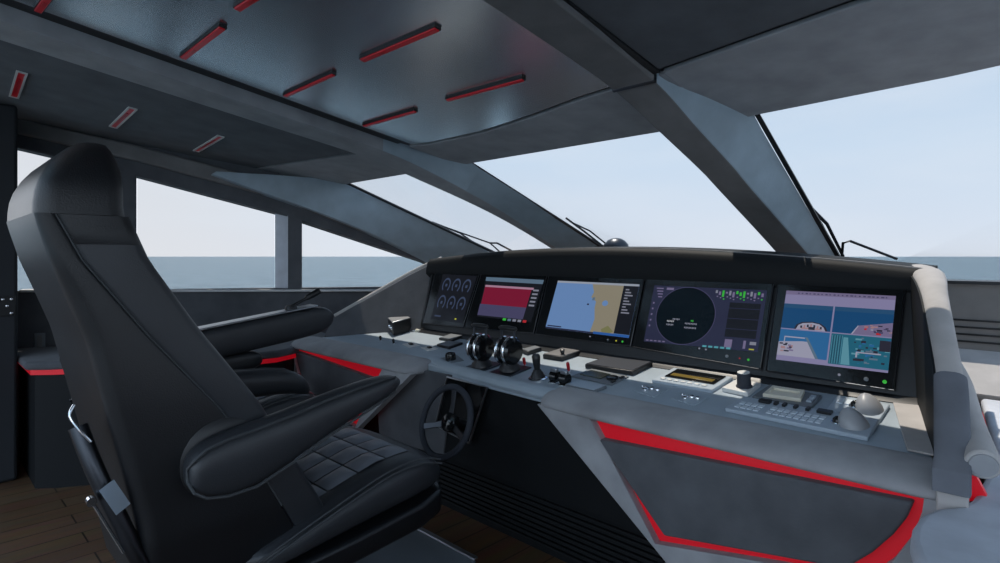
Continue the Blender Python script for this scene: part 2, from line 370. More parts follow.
# wall posts between port windows
def post(name, xa, xb, yt, yb_, mt, d0=-.12, d1=.06):
    A = onw(xa, 230); B = onw(xb, 230); zt = CAMH+.75; zb = 1.0
    m = MB(); pts = [V(A.x, A.y, 1.08), V(B.x, B.y, 1.08)]
    za = interp([(p.y, p.z) for p in low], A.y)+.03; zb2 = interp([(p.y, p.z) for p in low], B.y)+.03
    m.prism([pts[0]+WN*d0, pts[1]+WN*d0, V(B.x, B.y, zb2)+WN*d0, V(A.x, A.y, za)+WN*d0], WN*(d1-d0)); return struct(m.build(name, mt, bevel=.006))
post('trim_11', 118, 136, 0, 0, 'suede_dark', -.06, .0)
A = onw(275, 230, -.10); B_ = onw(288, 230); C_ = onw(302, 230)
m = MB(); zz = [interp([(p.y, p.z) for p in low], q.y)+.03 for q in (A, B_, C_)]
m.loft([[V(q.x, q.y, 1.08) for q in (A, B_)]+[V(B_.x, B_.y, 1.08)-WN*.12], [V(q.x, q.y, z) for q, z in zip((A, B_), zz)]+[V(B_.x, B_.y, zz[1])-WN*.12]]); struct(m.build('trim_12', 'counter', smooth=False))  # pale colour on this post side stands for window light
m = MB(); m.loft([[V(B_.x, B_.y, z), V(C_.x, C_.y, z), V(C_.x, C_.y, z)-WN*.12, V(B_.x, B_.y, z)-WN*.12] for z in (1.08, zz[1])]); struct(m.build('trim_17', 'suede_dark', smooth=False))
ys = [low[0].y, onw(118, 230).y, onw(136, 230).y, onw(276, 230).y, onw(300, 230).y, 3.35]
for i, (ya, yb_) in enumerate(((ys[0], ys[1]), (ys[2], ys[3]), (ys[4], ys[5]))):
    zt = lambda y: interp([(p.y, p.z) for p in low], y)+.01
    pane('window_%d' % (5+i), [wp(ya, 1.1, -.08), wp(yb_, 1.1, -.08), wp(yb_, zt(yb_), -.08), wp(ya, zt(ya), -.08)], .008, -WN)
# dark pillar at the left edge with a door behind
pc = EYE+ray(18, 300)*3.55
m = MB(); m.box((pc.x-.6, pc.y-.5, 0), (pc.x, pc.y, ceil_z(pc.y)-.03)); struct(m.build('trim_13', 'pillar', bevel=.02))
# starboard lower wall and dash with vents
m = MB(); m.box((2.4, -2.6, 0), (2.5, 3.9, 1.1)); struct(m.build('wall_starboard', 'suede_dark'))

bpy.context.view_layer.update()

# ------------------------------------------------------------------ helm console
CON = thing('helm_console', 'long grey and black helm console with hood carrying the five screens', 'console', (-2.05, 2.2, 0))
DP = V(0, 2.0, .79); DN = V(0, -.133, 1).normalized()
def dsk(px, py, h=0): return onp(px, py, DP+DN*h, DN)
def dz(y): return .79+.133*(y-2.0)
def dp(x, y, h=0): return V(x, y, dz(y))+DN*h
# desk
m = MB(); m.prism([dp(-3.82, 2.02), dp(-2.55, 2.02), dp(-2.48, 1.97), dp(-1.62, 1.93), dp(-1.55, 2.0), dp(-.28, 2.04), dp(-.36, 2.5), dp(-3.2, 2.5), dp(-3.45, 2.34)], (0, 0, -.05)); m.build('desk_top', 'desk', CON, bevel=.006)
# pale end strip of the desk beside the right wing
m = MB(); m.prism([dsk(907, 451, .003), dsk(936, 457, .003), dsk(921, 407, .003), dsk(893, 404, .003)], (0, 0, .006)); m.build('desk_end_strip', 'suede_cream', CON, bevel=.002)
# rounded lip over the knee recess
lip = [(1.99, .795), (1.95, .797), (1.925, .785), (1.915, .765), (1.925, .745), (1.99, .74)]
m = MB(); rings = []
for x, dy in ((-2.56, .1), (-2.4, .05), (-1.9, .015), (-1.58, 0)):
    rings.append([V(x, y+dy, z+.133*dy) for y, z in lip])
m.loft(rings); m.build('knee_lip', 'desk', CON, bevel=.004)
# knee fascia and kick panel
m = MB(); m.prism([(-2.75, 1.97, .76), (-1.0, 1.97, .76), (-1.0, 2.0, .3), (-2.75, 2.0, .3)], (0, .05, 0)); m.build('knee_fascia', 'black_face', CON)
m = MB(); m.prism([(-2.75, 2.0, .3), (-1.0, 2.0, .3), (-1.0, 2.06, 0), (-2.75, 2.06, 0)], (0, .05, 0))
for i in range(9):
    z = .04+i*.028; m.box((-2.7, 1.995+.2*(.3-z)-.012, z), (-1.1, 2.02+.2*(.3-z), z+.012))
m.build('kick_panel', 'black_face', CON)
m = MB(); m.prism([(-2.95, 1.93, .74), (-2.27, 1.955, .76), (-2.38, 1.99, .3), (-2.95, 1.97, .3)], (0, .04, 0)); m.build('knee_side_panel', 'suede_dark', CON, bevel=.004)
# dark framed cover behind the wheel
fr = [ony(448, 377, 1.945), ony(488, 387, 1.945), ony(470, 443, 1.96), ony(436, 425, 1.96)]
m = MB(); m.prism(fr, (0, .02, 0)); pnl = m.build('column_cover', 'gloss', CON, bevel=.003)
m = MB(); m.tube([p+V(0, -.004, 0) for p in fr], .006, 8, closed=True); m.build('cover_frame', 'alu', pnl)

# padded bolsters and front panels, mirrored about the wheel
XC = -2.05
def mir(p, s): return p if s > 0 else V(2*XC-p.x, p.y, p.z)
bol = [(2.06, .80), (2.0, .805), (1.93, .80), (1.872, .785), (1.842, .760), (1.845, .738), (1.88, .728), (2.06, .72)]
def bolring(x, k, cy=1.97, cz=.765, dy=0):
    return [V(x, cy+(y-cy)*k+dy, cz+(z-cz)*k) for y, z in bol]
hole = [ony(x, y, 1.86) for x, y in ((589, 426), (924, 489), (922, 512), (913, 536), (893, 561), (866, 580), (655, 544))]
inner = [ony(x, y, 1.86) for x, y in ((598, 439), (913, 503), (906, 519), (893, 535), (872, 553), (845, 569), (664, 536))]
hole[0].z = hole[1].z = .74
outer = [V(-1.61, 1.86, .745), V(-.19, 1.86, .745), V(-.19, 1.86, .6), V(-.19, 1.86, .4), V(-.19, 1.86, .2), V(-.19, 1.86, 0), V(-.62, 1.86, 0)]
def half(s):
    nm = 'starboard' if s > 0 else 'port'
    m = MB()
    rr = [(-1.615, .35, .03), (-1.61, .7, .01), (-1.59, .92, 0), (-1.54, 1, 0), (-1.0, 1, 0), (-.45, 1, 0), (-.28, 1, 0), (-.2, .97, 0)]
    m.loft([[mir(p, s) for p in bolring(x, k, dy=d)] for x, k, d in rr])
    m.build('bolster', 'suede', CON, sub=1)
    m = MB(); n = 7; P = [mir(p, s) for p in outer]+[mir(p, s) for p in hole]
    P += [p+V(0, .05, 0) for p in P]
    fs = []
    for i in range(n):
        j = (i+1) % n
        fs += [[i, j, n+j, n+i], [2*n+i, 2*n+j, 3*n+j, 3*n+i], [i, j, 2*n+j, 2*n+i], [n+i, n+j, 3*n+j, 3*n+i]]
    m.add(P, fs); m.build('front_frame', 'suede', CON, bevel=.01, bseg=3)
    m = MB(); H = [mir(p+(p-V(-.8, 1.86, .5))*.03, s) for p in hole]; m.prism([p+V(0, .035, 0) for p in H], (0, .03, 0)); m.build('red_trim', 'red', CON, label='glowing red recessed trim')
    m = MB(); m.prism([mir(p, s)+V(0, -.002, 0) for p in inner], (0, .06, 0)); m.build('inset_panel', 'suede_dark', CON, bevel=.008, bseg=3)
half(1); half(-1)

# screen wall
PB, PT = V(0, 2.47, .85), V(0, 2.62, 1.26)
PU = (PT-PB).normalized(); PNN = V(0, -PU.z, PU.y)      # normal towards the operator
def onpan(px, py, h=0): return onp(px, py, PB+PNN*h, PNN)
def pnt(x, s, h=0): return V(x, PB.y, PB.z)+PU*s+PNN*h
H = (PT-PB).length
m = MB(); m.prism([pnt(-3.22, 0), pnt(-.36, 0), pnt(-.40, H+.05), pnt(-3.27, H+.05)], -PNN*.04); m.build('instrument_panel', 'black', CON, bevel=.004)
m = MB(); m.prism([dp(-3.2, 2.44), dp(-.36, 2.44), V(-.36, 2.475, .875), V(-3.2, 2.475, .875)], (0, .05, 0)); m.build('panel_sill', 'black', CON, bevel=.006)
# hood
def crown(x): return -.075*((x+1.95)/1.4)**2 if True else 0
hp = [(2.612, 1.235), (2.60, 1.262), (2.60, 1.31), (2.604, 1.36), (2.612, 1.395), (2.635, 1.416), (2.9, 1.428), (3.05, 1.405), (3.2, 1.33), (3.3, 1.22), (3.3, .9), (2.7, .9), (2.66, 1.2)]
m = MB(); rings = []
for i in range(29):
    x = -3.30+i*(2.92/28); c = crown(x)
    bow = -.10*((x+1.85)/1.45)**2
    rings.append([V(x, y+(bow*1.4 if y > 3 else 0), z+(c*max(0, min(1, (z-1.235)/.12)) if z > 1.23 else 0)) for y, z in hp])
m.loft(rings); m.build('hood', ['black_face'], CON, autoang=60)
# pale strip painting the sunlit rim on top of the hood
m = MB(); rings = []
for i in range(29):
    x = -3.30+i*(2.92/28); c = crown(x)
    rings.append([V(x, 2.634, 1.412+c), V(x, 2.637, 1.420+c), V(x, 2.66, 1.421+c), V(x, 2.66, 1.410+c)])
m.loft(rings); m.build('hood_rim_glint', 'suede_beam', CON)

# right wing: sloping padded arm
WRH = catmull([(-.43, 2.80, .05), (-.37, 2.62, .05), (-.325, 2.42, .037), (-.28, 2.22, .033), (-.24, 2.05, .031), (-.222, 1.93, .032), (-.21, 1.83, .033)], 4)
WR = catmull([(-.43, 2.80, 1.34), (-.37, 2.62, 1.325), (-.325, 2.42, 1.26), (-.28, 2.22, 1.155), (-.24, 2.05, 1.04), (-.222, 1.93, .945), (-.21, 1.83, .87)], 4)
HWD = {i: p.z for i, p in enumerate(WRH)}
def wring(p, hw, zb, inner_x=None):
    r = []
    for a in range(0, 181, 20):
        t = math.radians(a); r.append(V(p.x-hw*math.cos(t), p.y, p.z-hw*.5+hw*.5*math.sin(t)))
    return [V(p.x-hw, p.y, zb)]+r+[V(p.x+hw, p.y, zb)]
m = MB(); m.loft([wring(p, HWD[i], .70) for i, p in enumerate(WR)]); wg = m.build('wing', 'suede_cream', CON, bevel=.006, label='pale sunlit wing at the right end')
m = MB(); m.loft([[V(p.x-HWD[i]-.006, p.y, p.z-HWD[i]*.5), V(p.x-HWD[i]-.006, p.y, .80), V(p.x-HWD[i]+.004, p.y, .80), V(p.x-HWD[i]+.004, p.y, p.z-HWD[i]*.5)] for i, p in enumerate(WR)]); m.build('wing_lining', 'black_face', wg, label='black inner lining')
# dark pad over the lower end of the wing
PD = [p for p in WR if p.y < 2.07]
m = MB(); rings = []
for i, p in enumerate(PD):
    g = .006; rings.append([V(q.x+(g if q.x > p.x else -g)*1.0, q.y, q.z+g*1.3) for q in wring(p, .032, .775)])
endp = PD[-1]
rings.append([V(q.x, q.y-.03, min(q.z, endp.z-.03)) for q in rings[-1]])
m.loft(rings); m.build('wing_pad', 'pad', wg, bevel=.01)
# rolled bolster outboard of the wing
m = MB(); RP = [V(-.3, 2.5, 1.0), V(-.25, 2.3, .965), V(-.2, 2.05, .905), V(-.15, 1.83, .862)]
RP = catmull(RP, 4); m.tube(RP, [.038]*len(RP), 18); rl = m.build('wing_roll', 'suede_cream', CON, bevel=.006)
d = (RP[-1]-RP[-2]).normalized(); m = MB(); m.lathe([(0, .004), (.028, .004), (.030, .0), (.032, -.01)], RP[-1], d, 24); m.build('roll_cap', 'suede', rl)
m = MB(); m.prism([ony(938, 478, 1.95), ony(976, 476, 1.95), ony(988, 499, 1.95), ony(940, 505, 1.95)], (0, .02, 0)); m.build('end_red_trim', 'red', CON, label='red trim at the right end')
# left wing: flat wall with pale rim
A0 = V(-3.22, 2.55, 1.33); A1 = V(-3.84, 2.12, .95)
lw = [V(-3.19, 2.47, .84), V(-3.24, 2.62, 1.29), V(-3.28, 2.72, 1.345), V(-3.45, 2.56, 1.235), onx(333, 318, -3.84), V(-3.86, 2.1, .78)]
m = MB(); m.prism(lw, V(-.045, .06, 0)); lwo = m.build('wing', 'suede_dark', CON, bevel=.006)
m = MB(); rm = [lw[2], lw[3], lw[4]]; m.tube([p+V(-.02, .03, .008) for p in catmull(rm, 4)], .02, 10); m.build('wing_rim', 'suede_cream', lwo)
# carcass below desk
m = MB(); m.box((-3.80, 2.07, .02), (-2.6, 2.7, .72)); m.box((-2.6, 2.14, .02), (-1.45, 2.7, .72)); m.box((-1.45, 2.07, .02), (-.3, 2.7, .72)); m.build('carcass', 'black', CON)

# ------------------------------------------------------------------ displays
def lerpq(q, u, v, h=0):
    TL, TR, BR, BL = q
    return (TL*(1-u)+TR*u)*(1-v)+(BL*(1-u)+BR*u)*v+PNN*h
def display(label, bez, act, content, buttons):
    B = [onpan(x, y, .0) for x, y in bez]; c = (B[0]+B[2])/2; base = (B[2]+B[3])/2
    t = thing('display', label, 'screen', base, group='displays across the helm')
    m = MB(); m.prism(B, PNN*.014); m.build('bezel', 'gloss', t, bevel=.004)
    m = MB(); m.tube([p+PNN*.0135 for p in B], .0022, 6, closed=True); m.build('bezel_edge', 'dkmetal', t)
    A = [onpan(x, y, .0145) for x, y in act]
    mats = []; names = {}
    m = MB()
    def mi(mm):
        if mm not in names: names[mm] = len(mats); mats.append(mm)
        return names[mm]
    def q(u0, v0, u1, v1, mm, h): m.face([lerpq(A, u0, v0, h), lerpq(A, u1, v0, h), lerpq(A, u1, v1, h), lerpq(A, u0, v1, h)], mi(mm))
    def poly(pts, mm, h): m.face([lerpq(A, u, v, h) for u, v in pts], mi(mm))
    content(q, poly)
    s = m.build('screen', [MS[k] for k in mats], t, smooth=False)
    for u, v, r, mm in buttons:
        p = lerpq(B, u, v, .0145); b = MB(); b.lathe([(r, 0), (r, .002), (r*.6, .003)], p, PNN, 12); b.build('button', MS[mm] if mm in MS else mm, t)
    return t
MS = {}
for nm, c, s in (('dark', (.012, .014, .02), 1), ('navy', (.028, .032, .07), 1), ('violet', (.075, .07, .15), 1), ('mauve', (.20, .17, .30), 1), ('lilac', (.27, .25, .43), 1),
                 ('crimson', (.22, .012, .04), 1), ('pinkline', (.45, .25, .35), 1), ('steel', (.12, .19, .27), 1), ('chart', (.16, .29, .56), 1), ('land', (.30, .27, .20), 1),
                 ('landgreen', (.22, .22, .1), 1), ('chartpale', (.36, .40, .48), 1), ('blue', (.03, .12, .40), 1), ('radar', (.002, .006, .010), 1), ('green', (.05, .5, .06), 1),
                 ('grey', (.25, .26, .33), 1), ('cyan', (.1, .38, .45), 1), ('camblue', (.012, .075, .20), 1), ('camsky', (.03, .15, .36), 1), ('teal', (.02, .14, .22), 1), ('tealpale', (.12, .33, .42), 1),
                 ('campink', (.40, .24, .26), 1), ('camwhite', (.38, .38, .5), 1), ('camdark', (.03, .03, .05), 1), ('redlight', (.5, .03, .04), 1), ('gaugeblue', (.05, .07, .13), 1), ('white', (.5, .5, .55), 1), ('yellow', (.5, .5, .05), 1), ('pink', (.36, .22, .25), 1), ('steelblue', (.025, .09, .2), 1)):
    MS[nm] = emat('screen_'+nm, c, s)
def ring(poly, cx, cy, r0, r1, mm, asp, h=.0006, n=24, a0=0, a1=360):
    for i in range(n):
        t0 = math.radians(a0+(a1-a0)*i/n); t1 = math.radians(a0+(a1-a0)*(i+1)/n)
        poly([(cx+r0*math.cos(t0), cy+r0*asp*math.sin(t0)), (cx+r1*math.cos(t0), cy+r1*asp*math.sin(t0)), (cx+r1*math.cos(t1), cy+r1*asp*math.sin(t1)), (cx+r0*math.cos(t1), cy+r0*asp*math.sin(t1))], mm, h)
def disc(poly, cx, cy, r, mm, asp, h=.0005, n=40):
    poly([(cx+r*math.cos(2*math.pi*i/n), cy+r*asp*math.sin(2*math.pi*i/n)) for i in range(n)], mm, h)
def c_gauges(q, poly):
    q(0, 0, 1, 1, 'dark', 0)
    for cy in (.24, .62):
        for cx in (.2, .5, .8): ring(poly, cx, cy, .09, .12, 'gaugeblue', 1.35, a0=130, a1=410); q(cx-.03, cy-.03, cx+.03, cy+.03, 'gaugeblue', .0006)
    q(.1, .9, .3, .93, 'gaugeblue', .0006); q(.75, .92, .8, .95, 'yellow', .0006)
def c_red(q, poly):
    q(0, 0, 1, 1, 'dark', 0); q(.0, .0, 1, .10, 'steel', .0005); q(.02, .2, .88, .25, 'pinkline', .0006)
    q(.02, .25, .85, .68, 'crimson', .0005); q(.0, .68, .85, .96, 'violet', .0005)
    for i in range(5): q(.88, .24+.09*i, .97, .28+.09*i, 'grey', .0006)
    for i, c in enumerate(('green', 'steel', 'grey', 'grey', 'redlight')): q(.5+i*.09, .975, .56+i*.09, 1.03, c, .0007)
def c_chart(q, poly):
    q(0, 0, 1, 1, 'chart', 0); q(0, 0, 1, .04, 'chartpale', .0008)
    poly([(.46, .04), (.83, .04), (.83, .98), (.56, .98), (.58, .72), (.55, .5), (.55, .38), (.48, .3), (.5, .2)], 'land', .0005)
    poly([(.68, .9), (.75, .82), (.82, .92), (.76, .98), (.7, .98)], 'landgreen', .0007)
    q(.83, .04, 1, .95, 'dark', .0006); disc(poly, .66, .4, .035, 'chart', 1.6, .0007, 12); q(.5, .3, .53, .36, 'steel', .0008); q(.45, .43, .475, .46, 'navy', .0008)
    for i in range(9): q(.86, .1+.055*i, .9+.05*((i*7) % 3)/2, .125+.055*i, 'grey', .0007)
    q(.02, .93, .2, .955, 'navy', .0008); q(.6, .955, 1, 1, 'blue', .0008); q(0, .97, .6, 1, 'navy', .0008)
def c_radar(q, poly):
    q(0, 0, 1, 1, 'navy', 0); disc(poly, .345, .5, .27, 'radar', 1.82, .0006, 48)
    ring(poly, .345, .5, .268, .274, 'violet', 1.82, .0007, 48)
    q(.72, .23, .97, .8, 'dark', .0005)
    for i in range(3): q(.72, .32+.17*i, .97, .33+.17*i, 'navy', .0007)
    for i, c in enumerate(('grey', 'mauve', 'green', 'mauve', 'grey', 'mauve', 'green', 'green', 'green', 'mauve', 'grey', 'mauve', 'green', 'mauve')): q(.585+i*.029, .035+.02*(i % 2), .603+i*.029, .085+.03*(i % 3), c, .0007); q(.6+i*.028, .13+.02*(i % 3), .612+i*.028, .15+.02*(i % 3), 'green' if i in (2, 7, 8, 13) else 'mauve', .0007)
    for i in range(4): q(.03+.01*i, .04+.05*i, .1, .06+.05*i, 'mauve', .0007)
    q(.13, .03, .2, .07, 'mauve', .0007)
    for x0, y0, x1, c in ((.24, .56, .31, 'grey'), (.36, .62, .48, 'grey'), (.19, .6, .27, 'white'), (.19, .66, .27, 'grey'), (.36, .69, .48, 'grey'), (.41, .57, .445, 'green')):
        n = int((x1-x0)/.014)
        for i in range(n): q(x0+i*.014, y0, x0+i*.014+.009, y0+.024+.006*(i % 2), c, .0008)
    for i in range(5): q(.55+.05*i, .97, .585+.05*i, 1.0, 'cyan', .0007)
    q(.73, .84, .79, .97, 'mauve', .0007); q(.88, .84, .9, .97, 'mauve', .0007); q(.93, .85, .98, .9, 'grey', .0007); q(.93, .96, .97, .98, 'yellow', .0007)
    for i in range(5): q(.02+.04*i, .96, .045+.04*i, .98, 'mauve', .0007); q(.02, .3+.1*i, .035, .33+.1*i, 'mauve', .0007)
def c_cams(q, poly):
    rnd = random.Random(7)
    q(0, 0, 1, 1, 'lilac', 0); q(0, 0, 1, .055, 'mauve', .0005)
    for i in range(22):
        u = .12+i*.038; q(u, .022, u+.012+.016*rnd.random(), .04, 'violet', .0006)
    q(.0, .19, .475, .545, 'camblue', .0005); q(.49, .19, 1, .545, 'camblue', .0005); q(0, .56, .475, .93, 'camsky', .0005); q(.49, .56, 1, .97, 'teal', .0005)
    q(0, .19, .475, .25, 'steelblue', .0006); q(.49, .19, 1, .25, 'steelblue', .0006)
    # fore deck seen from above
    poly([(.13, .545), (.15, .48), (.2, .44), (.3, .425), (.38, .445), (.43, .49), (.45, .545)], 'camdark', .0007)
    poly([(.15, .545), (.17, .485), (.21, .455), (.3, .44), (.37, .455), (.41, .495), (.43, .545)], 'camwhite', .0008)
    for i in range(7): u = .19+i*.031; q(u, .46+.01*abs(i-3), u+.018, .50+.008*abs(i-3), 'campink' if i % 2 else 'camdark', .0009)
    q(.2, .515, .39, .535, 'campink', .0009); q(.27, .50, .33, .54, 'camdark', .001)
    # side deck
    poly([(.66, .545), (.71, .43), (1, .36), (1, .545)], 'mauve', .0007); poly([(.66, .545), (.71, .43), (.72, .43), (.675, .545)], 'camwhite', .0008)
    for i in range(26):
        u = .73+.25*rnd.random(); v = .40+.12*rnd.random(); q(u, v, min(1, u+.02+.03*rnd.random()), v+.012+.014*rnd.random(), rnd.choice(['campink', 'camwhite', 'camdark', 'mauve', 'redlight', 'violet']), .0009+.00002*i)
    # upper deck
    poly([(0, .93), (0, .74), (.22, .71), (.28, .71), (.37, .93)], 'camwhite', .0007); poly([(.25, .65), (.275, .65), (.40, .93), (.37, .93)], 'steel', .0009); q(.05, .655, .25, .672, 'camwhite', .0009); q(.05, .655, .06, .74, 'camwhite', .0009)
    for i in range(14):
        u = .14*rnd.random(); v = .74+.12*rnd.random(); q(u, v, u+.02+.03*rnd.random(), v+.02, rnd.choice(['campink', 'mauve', 'camdark', 'camwhite']), .001+.00002*i)
    # machinery space
    for i in range(9): u = .5+.011*i; q(u, .58, u+.004, .96, 'camdark' if i % 2 else 'tealpale', .0007)
    poly([(.60, .6), (.64, .6), (.68, .96), (.60, .96)], 'tealpale', .0007)
    for i in range(46):
        u = .68+.28*rnd.random(); v = .58+.34*rnd.random(); w_ = .015+.06*rnd.random(); q(u, v, min(1, u+w_), v+.012+.025*rnd.random(), rnd.choice(['tealpale', 'teal', 'camdark', 'camdark', 'steel', 'camsky']), .0008+.00001*i)
    q(.72, .775, .93, .79, 'camwhite', .0015); q(.72, .775, .735, .85, 'camwhite', .0015); q(.91, .6, 1, .74, 'camdark', .0015)
BT = lambda: [(.62, .93, .004, 'grey'), (.80, .935, .006, 'panel_grey'), (.93, .935, .006, 'green')]
DS = [display('dark gauge screen, leftmost on the helm and next to the left wing', [(438, 269), (482, 270.5), (464.5, 327.5), (424, 324)], [(443, 274), (477, 276), (462, 323), (430.5, 319)], c_gauges, []),
      display('screen showing a crimson block over grey, second from left', [(484, 270.5), (549, 273.5), (535, 334), (466, 328)], [(486.5, 277), (544, 280), (531, 322), (477, 316.5)], c_red, []),
      display('chart screen with blue water and beige land, middle of the helm', [(551, 273.5), (646, 277.5), (632, 347), (537, 334.5)], [(558, 280.7), (639.7, 284.4), (628.8, 338), (545.3, 327.9)], c_chart, [(.6, .935, .004, 'grey'), (.78, .95, .006, 'panel_grey'), (.86, .95, .004, 'yellow'), (.92, .95, .005, 'green')]),
      display('radar screen with a large black circle', [(648, 277.5), (775, 282.5), (762, 370), (634, 347.5)], [(654.4, 285.3), (767.2, 290.4), (757.6, 352), (643.7, 341.5)], c_radar, [(.55, .88, .004, 'grey'), (.6, .88, .004, 'grey'), (.76, .92, .007, 'panel_grey'), (.85, .92, .003, 'redlight'), (.91, .92, .005, 'green')]),
      display('screen split into four camera views, rightmost on the helm', [(779, 283), (906, 289.5), (895, 391), (767, 371.5)], [(786.5, 290.5), (896, 296), (888, 373), (776, 359.5)], c_cams, [(.6, .93, .005, 'grey'), (.80, .935, .008, 'panel_grey'), (.93, .935, .007, 'green')])]

# ------------------------------------------------------------------ steering wheel
wc = V(-2.135, 1.80, .58); wn = V(.0, -.93, .36).normalized()
wu = V(1, 0, 0); wv = wn.cross(wu); wv = -wv if wv.z < 0 else wv
WH = thing('steering_wheel', 'small dark spoked steering wheel under the desk edge', 'steering wheel', tuple(wc))
R = .165
def wpt(a, r, h=0): return wc+wu*(r*math.cos(a))+wv*(r*math.sin(a))+wn*h
m = MB(); m.tube([wpt(i*2*math.pi/40, R) for i in range(40)], .0155, 12, closed=True); m.build('rim', 'tablet', WH)
for a in (90, 200, 340):
    t = math.radians(a); m = MB()
    dv = wpt(t+math.pi/2, 1)-wc
    rings = [[wpt(t, r, h)+dv*w_ for w_, hh in ((-w, 0), (w, 0), (w, .008), (-w, .008))] for r, w, h in ((.03, .018, -.03), (.09, .013, -.022), (.158, .016, -.003))]
    for rg, (r, w, h) in zip(rings, ((.03, .018, -.03), (.09, .013, -.022), (.158, .016, -.003))):
        for k in (2, 3): rg[k] = rg[k]+wn*.008
    m.loft(rings); m.build('spoke', 'dkmetal', WH, bevel=.002)
m = MB(); m.lathe([(.045, -.05), (.048, -.03), (.045, -.015), (.03, -.005), (.0, -.003)], wc, wn, 24); m.build('hub', 'gloss', WH)
m = MB(); m.lathe([(.03, -.14), (.03, -.05)], wc, wn, 16); m.build('column', 'dkmetal', WH)

# ------------------------------------------------------------------ things on the desk
def quad_slab(name, mt, parent, q, h0, h1, bevel=.002, **k):
    m = MB(); m.prism([dsk(x, y, 0)+DN*h0 for x, y in q], DN*(h1-h0)); return m.build(name, mt, parent, bevel=bevel, **k)
def dthing(name, label, cat, px, py, group=None):
    return thing(name, label, cat, tuple(dsk(px, py, 0)), group=group)
def qi(q, u, v, h=0):
    P = [dsk(x, y, 0)+DN*h for x, y in (q[1], q[2], q[3], q[0])]; return lerp4(P, u, v)
def lerp4(P, u, v): return (P[0]*(1-u)+P[1]*u)*(1-v)+(P[3]*(1-u)+P[2]*u)*v
def sub_slab(name, mt, parent, q, u0, v0, u1, v1, h0, h1, bevel=.001, **k):
    m = MB(); m.prism([qi(q, u0, v0, h0), qi(q, u1, v0, h0), qi(q, u1, v1, h0), qi(q, u0, v1, h0)], DN*(h1-h0)); return m.build(name, mt, parent, bevel=bevel, **k)

# black instrument box beside left wing
q = [(389, 331), (406, 327.5), (412, 331), (394, 336)]
t = dthing('instrument_box', 'small black box with bright lid by the left wing', 'box', 400, 332)
quad_slab('body', 'black', t, q, 0, .088, .006); quad_slab('lid', 'alu', t, q, .089, .096, .003)
for i, (u) in enumerate((.3, .7)): 
    m = MB(); p = qi(q, u, .97, .045); m.lathe([(.012, 0), (.012, .01), (.004, .014)], p, V(.5, -.8, 0), 14); m.build('dial', 'chrome', t)
t = dthing('key_fob', 'small brass coloured clip and fob behind black box', 'key fob', 416, 330)
m = MB(); c = dsk(415, 330, .008); m.tube([c+V(.03*math.cos(a*.5236), .022*math.sin(a*.5236), 0) for a in range(12)], .005, 8, closed=True); m.build('ring', 'chrome', t)
m = MB(); a = dsk(418, 331, .006); m.lathe([(.006, -.02), (.014, -.015), (.014, .015), (.006, .02)], a, V(1, .2, 0), 14); m.build('fob', 'amber' if False else 'cream', t)
# toggle switches in the left row
def toggle(label, px, py, h=.035, tip='black', group='toggle switches on the desk'):
    t = dthing('toggle_switch', label, 'switch', px, py, group); c = dsk(px, py, 0)
    m = MB(); m.lathe([(.011, 0), (.011, .006), (.007, .009)], c, DN, 14); m.build('collar', 'chrome', t)
    m = MB(); m.lathe([(.004, .006), (.0075, .012), (.0085, h-.006), (.005, h)], c, DN+V(0, -.1, 0), 12); m.build('lever', tip, t)
toggle('black toggle switch nearest the black box, on the sunlit desk', 381, 341)
toggle('black toggle switch just right of the one by the black box', 394, 344)
toggle('red tipped toggle switch beside the joystick', 525, 366, .045, 'redpaint')
toggle('red tipped toggle switch behind the twin trim levers', 569, 372, .05, 'redpaint')
for (px, py, lb) in ((411, 345, 'white plated rocker switch between toggles and square pads'), (429.5, 348.5, 'white plated rocker switch nearest the twin throttles')):
    q = [(px-9, py-.6), (px+2, py-2.6), (px+9, py+.6), (px-2, py+2.8)]
    t = dthing('rocker_switch', lb, 'switch', px, py, 'rocker switches on white plates'); quad_slab('plate', 'white', t, q, 0, .004); sub_slab('rocker', 'black', t, q, .35, .35, .65, .65, .004, .012)
for (q, lb) in ((([(439, 340), (452, 335.5), (464, 337.5), (452, 342)]), 'black edged square pad on the left desk, further of two'), (([(437, 346.5), (448, 343), (463, 344.5), (449, 349.5)]), 'black edged square pad on the left desk, nearer of two')):
    t = dthing('control_pad', lb, 'control panel', q[2][0]-10, q[2][1], 'square pads on the left desk'); quad_slab('base', 'black', t, q, 0, .014); sub_slab('face', 'panel_grey', t, q, .06, .06, .94, .94, .014, .017)
# small strip labels
# rotary knob
q = [(439, 359), (457, 355.5), (464, 361), (444, 364)]
t = dthing('rotary_knob', 'small black rotary knob on plate left of the throttles', 'knob', 451, 360); quad_slab('plate', 'panel_grey', t, q, 0, .005)
m = MB(); m.lathe([(.03, .005), (.03, .03), (.026, .042), (.0, .044)], dsk(451, 360.5, 0), DN, 12); m.build('knob', 'gloss', t, bevel=.003)
m = MB(); m.tube([dsk(451, 360.5, .045), dsk(448, 361.5, .045)], .004, 6); m.build('pointer', 'chrome', t)
